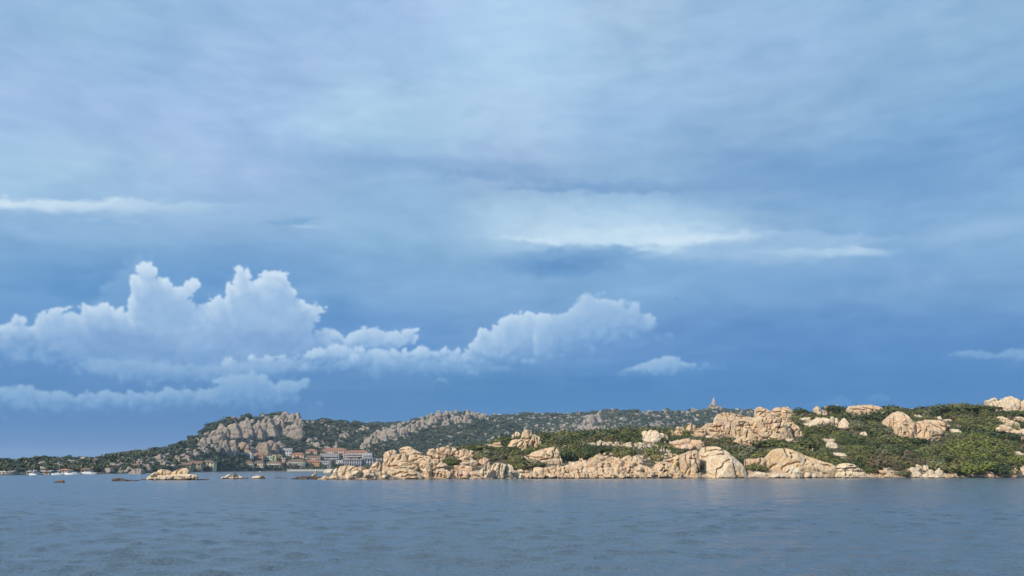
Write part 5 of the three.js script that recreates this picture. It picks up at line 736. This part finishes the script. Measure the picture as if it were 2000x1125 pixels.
// left, right, top and base of the front wall; storeys, columns of windows, roof
function house(label, x0, x1, top, base, o) {
  const px = (x0 + x1) / 2, foot = onHill(px, base), m = -foot.z / 1600 / 0.977, w = (x1 - x0) * m, tall = (base - top) * m, d = o.deep ?? clamp(w * 0.7, 6, 12), rh = o.roof === 'flat' ? 0.5 : Math.min(tall * 0.3, 2.6), h = tall - rh;
  foot.z -= d / 2; const t = thing(o.name ?? 'house', label, o.category ?? 'house', foot, o.group ?? 'houses of the village'); t.rotation.y = o.turn ?? 0;
  const wm = paint(o.wall), wall = part('wall', unitBox(w, h + 5, d), wm, t); wall.position.y = (h + 5) / 2 - 5;
  if (o.roof === 'flat') { const r = part('roof', unitBox(w + 0.5, 0.5, d + 0.5), paint(o.trim ?? [0.6, 0.56, 0.52]), t); r.position.y = h + 0.25; }
  else if (o.roof === 'gable') { const r = part('roof', gable(w, rh, d, 0.45), o.tile ?? tileMaterial, t); r.position.y = h + 0.05; const s = new THREE.Shape([new THREE.Vector2(-d / 2, 0), new THREE.Vector2(d / 2, 0), new THREE.Vector2(0, rh)]); for (const e of [-1, 1]) { const gg = new THREE.ExtrudeGeometry(s, { depth: 0.2, bevelEnabled: false }); gg.rotateY(Math.PI / 2); const end = part('gable_wall', gg, wm, t); end.position.set(e < 0 ? -w / 2 + 0.02 : w / 2 - 0.22, h - 0.05, 0); } }
  else { const r = part('roof', hip(w, rh, d, 0.5), o.tile ?? tileMaterial, t); r.position.y = h + 0.02; }
  if (o.chimney) { const c = part('chimney', unitBox(0.8, 1.6, 0.8), wm, t); c.position.set(w * 0.25, h + rh * 0.7, -d * 0.1); }
  const cols = o.cols ?? Math.max(2, Math.round(w / 3.4)), rows = o.rows ?? Math.max(1, Math.round(h / 3.1)), step = h / rows, ww = Math.min(1.5, w / cols * 0.5);
  for (let r = 0; r < rows; r++) for (let c = 0; c < cols; c++) {
    const X = (c + 0.5) / cols * w - w / 2, Y = (r + 0.52) * step, door = r === 0 && c === Math.floor(cols / 2) && !o.loggia;
    const win = part(door ? 'door' : 'window', unitBox(ww, door ? 2.1 : Math.min(1.7, step * 0.52), 0.12), door ? paint([0.16, 0.1, 0.06]) : glassDark, t); win.position.set(X, door ? 1.05 : Y, d / 2 + 0.02);
    if (!door) { const f = part('window_sill', unitBox(ww + 0.4, 0.16, 0.34), paint([0.7, 0.67, 0.62]), win); f.position.y = -Math.min(1.7, step * 0.52) / 2 - 0.1; }
  }
  if (o.balcony) for (let r = 1; r < rows; r++) { const b = part('balcony', unitBox(w * 0.86, 0.22, 1.5), paint([0.56, 0.53, 0.49]), t); b.position.set(0, r * step + 0.1, d / 2 + 0.78); const rail = part('railing', unitBox(w * 0.86, 0.9, 0.08), paint(o.rail ?? [0.6, 0.55, 0.47]), b); rail.position.set(0, 0.56, 0.68); }
  if (o.columns) { const n = o.columns; for (let i = 0; i < n; i++) { const c = part('column', unitBox(0.7, h, 0.7), paint([0.52, 0.5, 0.53]), t); c.position.set((i + 0.5) / n * w - w / 2, h / 2, d / 2 + 1.6); } const s = part('terrace', unitBox(w, 0.4, 2.3), paint([0.5, 0.48, 0.5]), t); s.position.set(0, h * 0.52, d / 2 + 1.1); const s2 = part('canopy', unitBox(w, 0.4, 2.5), paint([0.5, 0.48, 0.5]), t); s2.position.set(0, h + 0.2, d / 2 + 1.2); }
  return t;
}
const CREAM = [0.72, 0.62, 0.43], WHITE = [0.78, 0.76, 0.72], ROSE = [0.7, 0.43, 0.34], SALMON = [0.7, 0.44, 0.3], LILAC = [0.38, 0.36, 0.41], YELLOW = [0.66, 0.55, 0.2], MINT = [0.5, 0.6, 0.4], ORANGE = [0.68, 0.34, 0.13], RED = [0.42, 0.1, 0.075], STONE = [0.36, 0.29, 0.21], GREYWALL = [0.46, 0.44, 0.42];
const B = brownTile;
house('white low villa on the slope above the cream seaside houses', 468, 490, 885, 893, { wall: WHITE, roof: 'flat', rows: 1 });
house('pale villa half hidden by trees left of the white villa', 440, 456, 883, 889, { wall: [0.6, 0.56, 0.5], roof: 'flat', rows: 1 });
house('small white hut high on the left slope', 388, 400, 880, 884.5, { wall: WHITE, roof: 'flat', rows: 1, cols: 2 });
house('tiny white shed under the high white hut', 394.5, 398.5, 887, 892, { wall: WHITE, roof: 'flat', rows: 1, cols: 1, deep: 3 });
house('tawny stone house nearest the large islet', 347, 371, 905, 917, { wall: STONE, roof: 'gable', tile: B, rows: 2, chimney: true });
house('brown stone house between the tawny house and the cream one', 370, 391, 902, 917, { wall: [0.4, 0.33, 0.22], roof: 'gable', tile: B, rows: 2 });
house('cream yellow house with a pale gable by the trees', 390, 416, 900, 913, { wall: CREAM, roof: 'hip', tile: B, rows: 2, cols: 4 });
house('small pink house among boulders on the left shore', 247, 269, 907, 915, { wall: [0.42, 0.24, 0.2], roof: 'gable', tile: B, rows: 1 });
house('grey white gabled house high in the village', 549, 568, 877, 890, { wall: [0.6, 0.6, 0.6], roof: 'gable', tile: greyTile, rows: 2 });
house('pink block standing alone above the village roofs', 597, 618, 878, 889, { wall: ROSE, roof: 'hip', rows: 2, cols: 5 });
house('long pink hotel with a red roof at the top of the village', 629, 674, 876, 889, { wall: ROSE, roof: 'hip', rows: 2, cols: 10, name: 'hotel', category: 'hotel' });
house('narrow pink stair tower in front of the long pink hotel', 637.5, 643, 874, 888, { wall: [0.68, 0.44, 0.38], roof: 'flat', rows: 3, cols: 1, deep: 5 });
house('salmon house with twin red roofs in the upper village', 566, 592, 885, 898, { wall: SALMON, roof: 'hip', rows: 2, cols: 4 });
house('orange cream villa at the left of the upper village', 492, 512, 885, 899, { wall: [0.66, 0.46, 0.26], roof: 'hip', rows: 2, cols: 3 });
house('brown house behind the pale green one', 514, 528, 887, 897, { wall: [0.4, 0.35, 0.27], roof: 'hip', tile: B });
house('tan terraced house right of the yellow one', 537, 550, 888, 901, { wall: [0.4, 0.34, 0.26], roof: 'hip', tile: B });
house('tan house with a long roof above the orange house', 594, 624, 891, 902, { wall: [0.5, 0.4, 0.29], roof: 'gable', tile: B, rows: 1 });
house('white modern block with dark window bays below the pink hotel', 625, 660, 887, 902, { wall: [0.46, 0.45, 0.46], roof: 'flat', rows: 3, cols: 8, balcony: true, rail: [0.5, 0.48, 0.47] });
house('large pink apartment house with white balconies', 671, 717, 881, 901, { wall: [0.68, 0.46, 0.4], roof: 'hip', rows: 4, cols: 9, balcony: true, rail: [0.58, 0.5, 0.47], name: 'apartment_house', category: 'apartments' });
house('white corner wing at the right of the pink apartment house', 708, 725, 886, 902, { wall: [0.66, 0.64, 0.64], roof: 'flat', rows: 4, cols: 3, balcony: true, rail: [0.56, 0.54, 0.54] });
house('pale green house beside the narrow yellow house', 511, 531, 892, 903, { wall: MINT, roof: 'flat', rows: 2, cols: 4 });
house('narrow yellow house in the middle of the village', 531, 538, 889, 903, { wall: YELLOW, roof: 'flat', rows: 3, cols: 1 });
house('dusky pink house under the orange cream villa', 499, 513, 893, 904, { wall: [0.5, 0.3, 0.24], roof: 'hip', rows: 2 });
house('small pink house beside the red house', 547, 556, 895, 905, { wall: ROSE, roof: 'flat', rows: 2, cols: 2 });
house('lavender arcade of white columns near the harbour pylons', 668, 706, 898, 912, { wall: LILAC, roof: 'flat', rows: 3, cols: 8, columns: 9, name: 'arcade_building', category: 'building', loggia: true });
house('grey lavender wing behind the headland rocks', 704, 730, 897, 913, { wall: LILAC, roof: 'flat', rows: 3, cols: 6, columns: 5, name: 'arcade_building', category: 'building', loggia: true });
house('white cubic house left of the lavender arcade', 656, 669, 900, 911, { wall: WHITE, roof: 'flat', rows: 2, cols: 3 });
house('long grey harbour block between orange house and pylons', 622, 642, 901, 911, { wall: GREYWALL, roof: 'flat', rows: 2, cols: 6 });
house('cream seaside house at the left end of the front row', 477, 492.5, 901.5, 913, { wall: CREAM, roof: 'hip', tile: B, rows: 2, cols: 4, balcony: true });
house('second cream seaside house of the front row', 494, 512, 901.5, 913, { wall: CREAM, roof: 'hip', tile: B, rows: 2, cols: 4 });
house('long cream house with balconies in the front row', 516, 546, 901, 913, { wall: [0.72, 0.63, 0.41], roof: 'hip', tile: B, rows: 2, cols: 7, balcony: true });
house('dark red house squeezed in the front row', 546.5, 554.5, 902, 912.5, { wall: RED, roof: 'hip', rows: 2, cols: 2 });
house('big cream front-row house with a wide brown roof', 560, 593, 898, 913, { wall: [0.7, 0.6, 0.44], roof: 'hip', tile: B, rows: 3, cols: 8, balcony: true });
house('bright orange house at the right end of the front row', 593.5, 623, 899, 912, { wall: ORANGE, roof: 'hip', rows: 3, cols: 7 });
const FARL = 'cabins along the far left shore';
house('white flat cabin at the left edge of the photo', -4, 10, 920.5, 926, { wall: WHITE, roof: 'flat', rows: 1, group: FARL });
house('grey cabin next to the left edge cabin', 12, 22, 921, 926, { wall: GREYWALL, roof: 'gable', tile: greyTile, rows: 1, group: FARL });
house('white gabled cabin alone on the far left shore', 52, 64, 920.5, 927, { wall: WHITE, roof: 'gable', tile: greyTile, rows: 1, group: FARL });
house('long grey shed on the far left shore', 75, 96, 920.5, 926.5, { wall: [0.4, 0.4, 0.4], roof: 'gable', tile: greyTile, rows: 1, group: FARL });
house('cream cabin beside the orange-roofed house', 98, 107, 920, 926.5, { wall: CREAM, roof: 'flat', rows: 1, cols: 2, group: FARL });
house('white house with an orange roof on the far left shore', 111, 130, 916.5, 926, { wall: WHITE, roof: 'hip', rows: 1, cols: 4, tile: paint([0.5, 0.22, 0.1]), group: FARL });
house('pale house right of the orange-roofed house', 158, 172, 916, 924, { wall: [0.62, 0.56, 0.46], roof: 'gable', tile: B, rows: 1, group: FARL });

// harbour
{
  const p = at(606, 919, 940), m = 940 / 1600 / 0.977, q = thing('quay', 'low pale concrete quay wall in front of the orange house', 'quay', new THREE.Vector3(p.x, 0, p.z)); q.userData.group = undefined;
  const w = 84 * m; const wall = part('wall', unitBox(w, 3.4, 6), paint([0.5, 0.47, 0.43]), q); wall.position.y = 0.2; const cap = part('coping', unitBox(w + 0.4, 0.35, 6.6), paint([0.6, 0.57, 0.53]), q); cap.position.y = 2.08;
  delete q.userData.group;
}
{
  const p = at(642.5, 915, 930), t2 = thing('harbour_pylon', 'pair of tall grey posts rising from the harbour behind the pale rocks', 'pylon', new THREE.Vector3(p.x, 0, p.z)), g = new THREE.CylinderGeometry(0.45, 0.6, 13.5, 10);
  for (const x of [-1.1, 1.1]) { const a = part('post', g, paint([0.36, 0.36, 0.38]), t2); a.position.set(x, 6, 0); const c = part('cap', unitBox(1.5, 0.5, 1.5), paint([0.42, 0.42, 0.44]), a); c.position.y = 6.9; }
  for (const y of [3.5, 8.5]) { const b = part('crossbar', unitBox(2.4, 0.4, 0.5), paint([0.36, 0.36, 0.38]), t2); b.position.y = y; }
}
function boat(label, px, py, length, o = {}) {
  const d = depthOfSea(py), p = at(px, py, d), t2 = thing('boat', label, 'boat', new THREE.Vector3(p.x, 0, p.z), o.group ?? 'white boats'); t2.rotation.y = o.turn ?? 0;
  const L = length, s = new THREE.Shape(); s.moveTo(-L / 2, 0); s.quadraticCurveTo(-L / 2, L * 0.15, -L * 0.1, L * 0.16); s.quadraticCurveTo(L * 0.3, L * 0.15, L / 2, 0); s.quadraticCurveTo(L * 0.3, -L * 0.15, -L * 0.1, -L * 0.16); s.quadraticCurveTo(-L / 2, -L * 0.15, -L / 2, 0);
  const hullG = new THREE.ExtrudeGeometry(s, { depth: L * 0.12, bevelEnabled: true, bevelSize: L * 0.015, bevelThickness: L * 0.02, bevelSegments: 2, curveSegments: 10 }); hullG.rotateX(-Math.PI / 2);
  part('hull', hullG, paint(o.hull ?? [0.78, 0.77, 0.75], 0.4), t2).position.y = -L * 0.02;
  const c = part('cabin', unitBox(L * 0.34, L * 0.1, L * 0.18), paint([0.76, 0.75, 0.74], 0.4), t2); c.position.set(-L * 0.04, L * 0.17, 0);
  const win = part('windscreen', unitBox(L * 0.36, L * 0.035, L * 0.185), glassDark, t2); win.position.set(-L * 0.04, L * 0.19, 0);
  if (o.fly) { const f = part('flybridge', unitBox(L * 0.22, L * 0.03, L * 0.19), paint([0.78, 0.77, 0.76], 0.4), t2); f.position.set(-L * 0.06, L * 0.245, 0); }
  if (o.mast) { const k = part('mast', new THREE.CylinderGeometry(0.06, 0.09, o.mast, 8), paint([0.7, 0.7, 0.7], 0.4), t2); k.position.set(L * 0.05, o.mast / 2 + L * 0.1, 0); }
  return t2;
}
boat('white motor yacht moored at the quay left of the pylons', 630, 919.2, 15, { fly: true, turn: 0.15 });
boat('small white dinghy afloat between the islets and the village', 509, 921.5, 3.6, { turn: 1.2 });
boat('white cabin boat moored before the orange-roofed house', 113, 927.6, 5.5, { turn: 0.3, mast: 4 });
boat('second white boat right of the orange-roofed house', 131, 927.2, 6, { turn: -0.2 });
boat('white boat pulled close to the far left shore rocks', 146, 926.8, 6.5, { turn: 0.5 });
boat('long white boat right of the pale shore house', 174, 926.2, 7.5, { turn: 0.1 });
boat('small white boat beside the white gabled cabin', 64, 927.8, 4.5, { turn: -0.4, mast: 4.5 });
// fort on the far ridge
{
  const p = onHill(1395, 801), m = -p.z / 1600 / 0.977, t2 = thing('hilltop_fort', 'grey stone fort with a white lantern tower on the far ridge', 'fort', p);
  const gs = [[0, 0, 34, 15, 22], [-8, 3, 16, 14, 14], [9, 1, 22, 10, 16], [4, 6, 16, 9, 12], [-3, 8, 12, 8, 10]];
  gs.forEach(([x, z, w, h, d], i) => { const b = part('rock_base', rockGeometry(4000 + i, w, h, d, { detail: 9, palette: HILL_PALETTE, far: 4, taper: 0.45 }), hillGraniteMaterial, t2); b.position.set(x, 0, z); });
  const keep = part('keep', new THREE.CylinderGeometry(5.2, 6.2, 9, 16), paint([0.36, 0.34, 0.31]), t2); keep.position.y = 14;
  const parapet = part('parapet', new THREE.CylinderGeometry(5.7, 5.7, 1.2, 16), paint([0.42, 0.4, 0.37]), t2); parapet.position.y = 18.6;
  const tower = part('tower', new THREE.CylinderGeometry(2.3, 2.9, 5, 14), paint([0.5, 0.48, 0.46]), t2); tower.position.y = 21.5;
  const lantern = part('lantern', new THREE.CylinderGeometry(1.2, 1.2, 2, 12), paint([0.6, 0.6, 0.62], 0.4), t2); lantern.position.y = 25.3;
  const cap = part('roof', new THREE.ConeGeometry(1.6, 1.4, 12), paint([0.5, 0.5, 0.5]), t2); cap.position.y = 27;
  const pole = part('pole', new THREE.CylinderGeometry(0.15, 0.2, 5, 6), paint([0.5, 0.5, 0.5]), t2); pole.position.y = 29;
}
// the bird
{
  const p = at(1322, 582, 300), s = new THREE.Shape(); s.moveTo(0, 0.09); s.lineTo(0.28, 0.14); s.lineTo(0.62, -0.02); s.lineTo(0.3, 0.0); s.lineTo(0, -0.1); s.lineTo(-0.3, 0.0); s.lineTo(-0.62, -0.02); s.lineTo(-0.28, 0.14); s.closePath();
  const wings = new THREE.ExtrudeGeometry(s, { depth: 0.03, bevelEnabled: false }); wings.rotateX(-1.0);
  const body = new THREE.SphereGeometry(0.11, 12, 8); body.scale(0.9, 0.8, 2.4);
  const bird = new THREE.Mesh(mergeGeometries([wings, body.toNonIndexed()].map((g) => { g.deleteAttribute('uv'); return g; })), paint([0.1, 0.1, 0.11])); bird.name = 'bird'; bird.position.copy(p); bird.rotation.set(0.3, 0.5, 0.25); scene.add(tag(bird, 'dark bird gliding high in the sky above the island', 'bird'));
}
scene.traverse((o) => { if (o.isMesh) { o.castShadow = true; o.receiveShadow = true; } });
renderer.render(scene, camera);
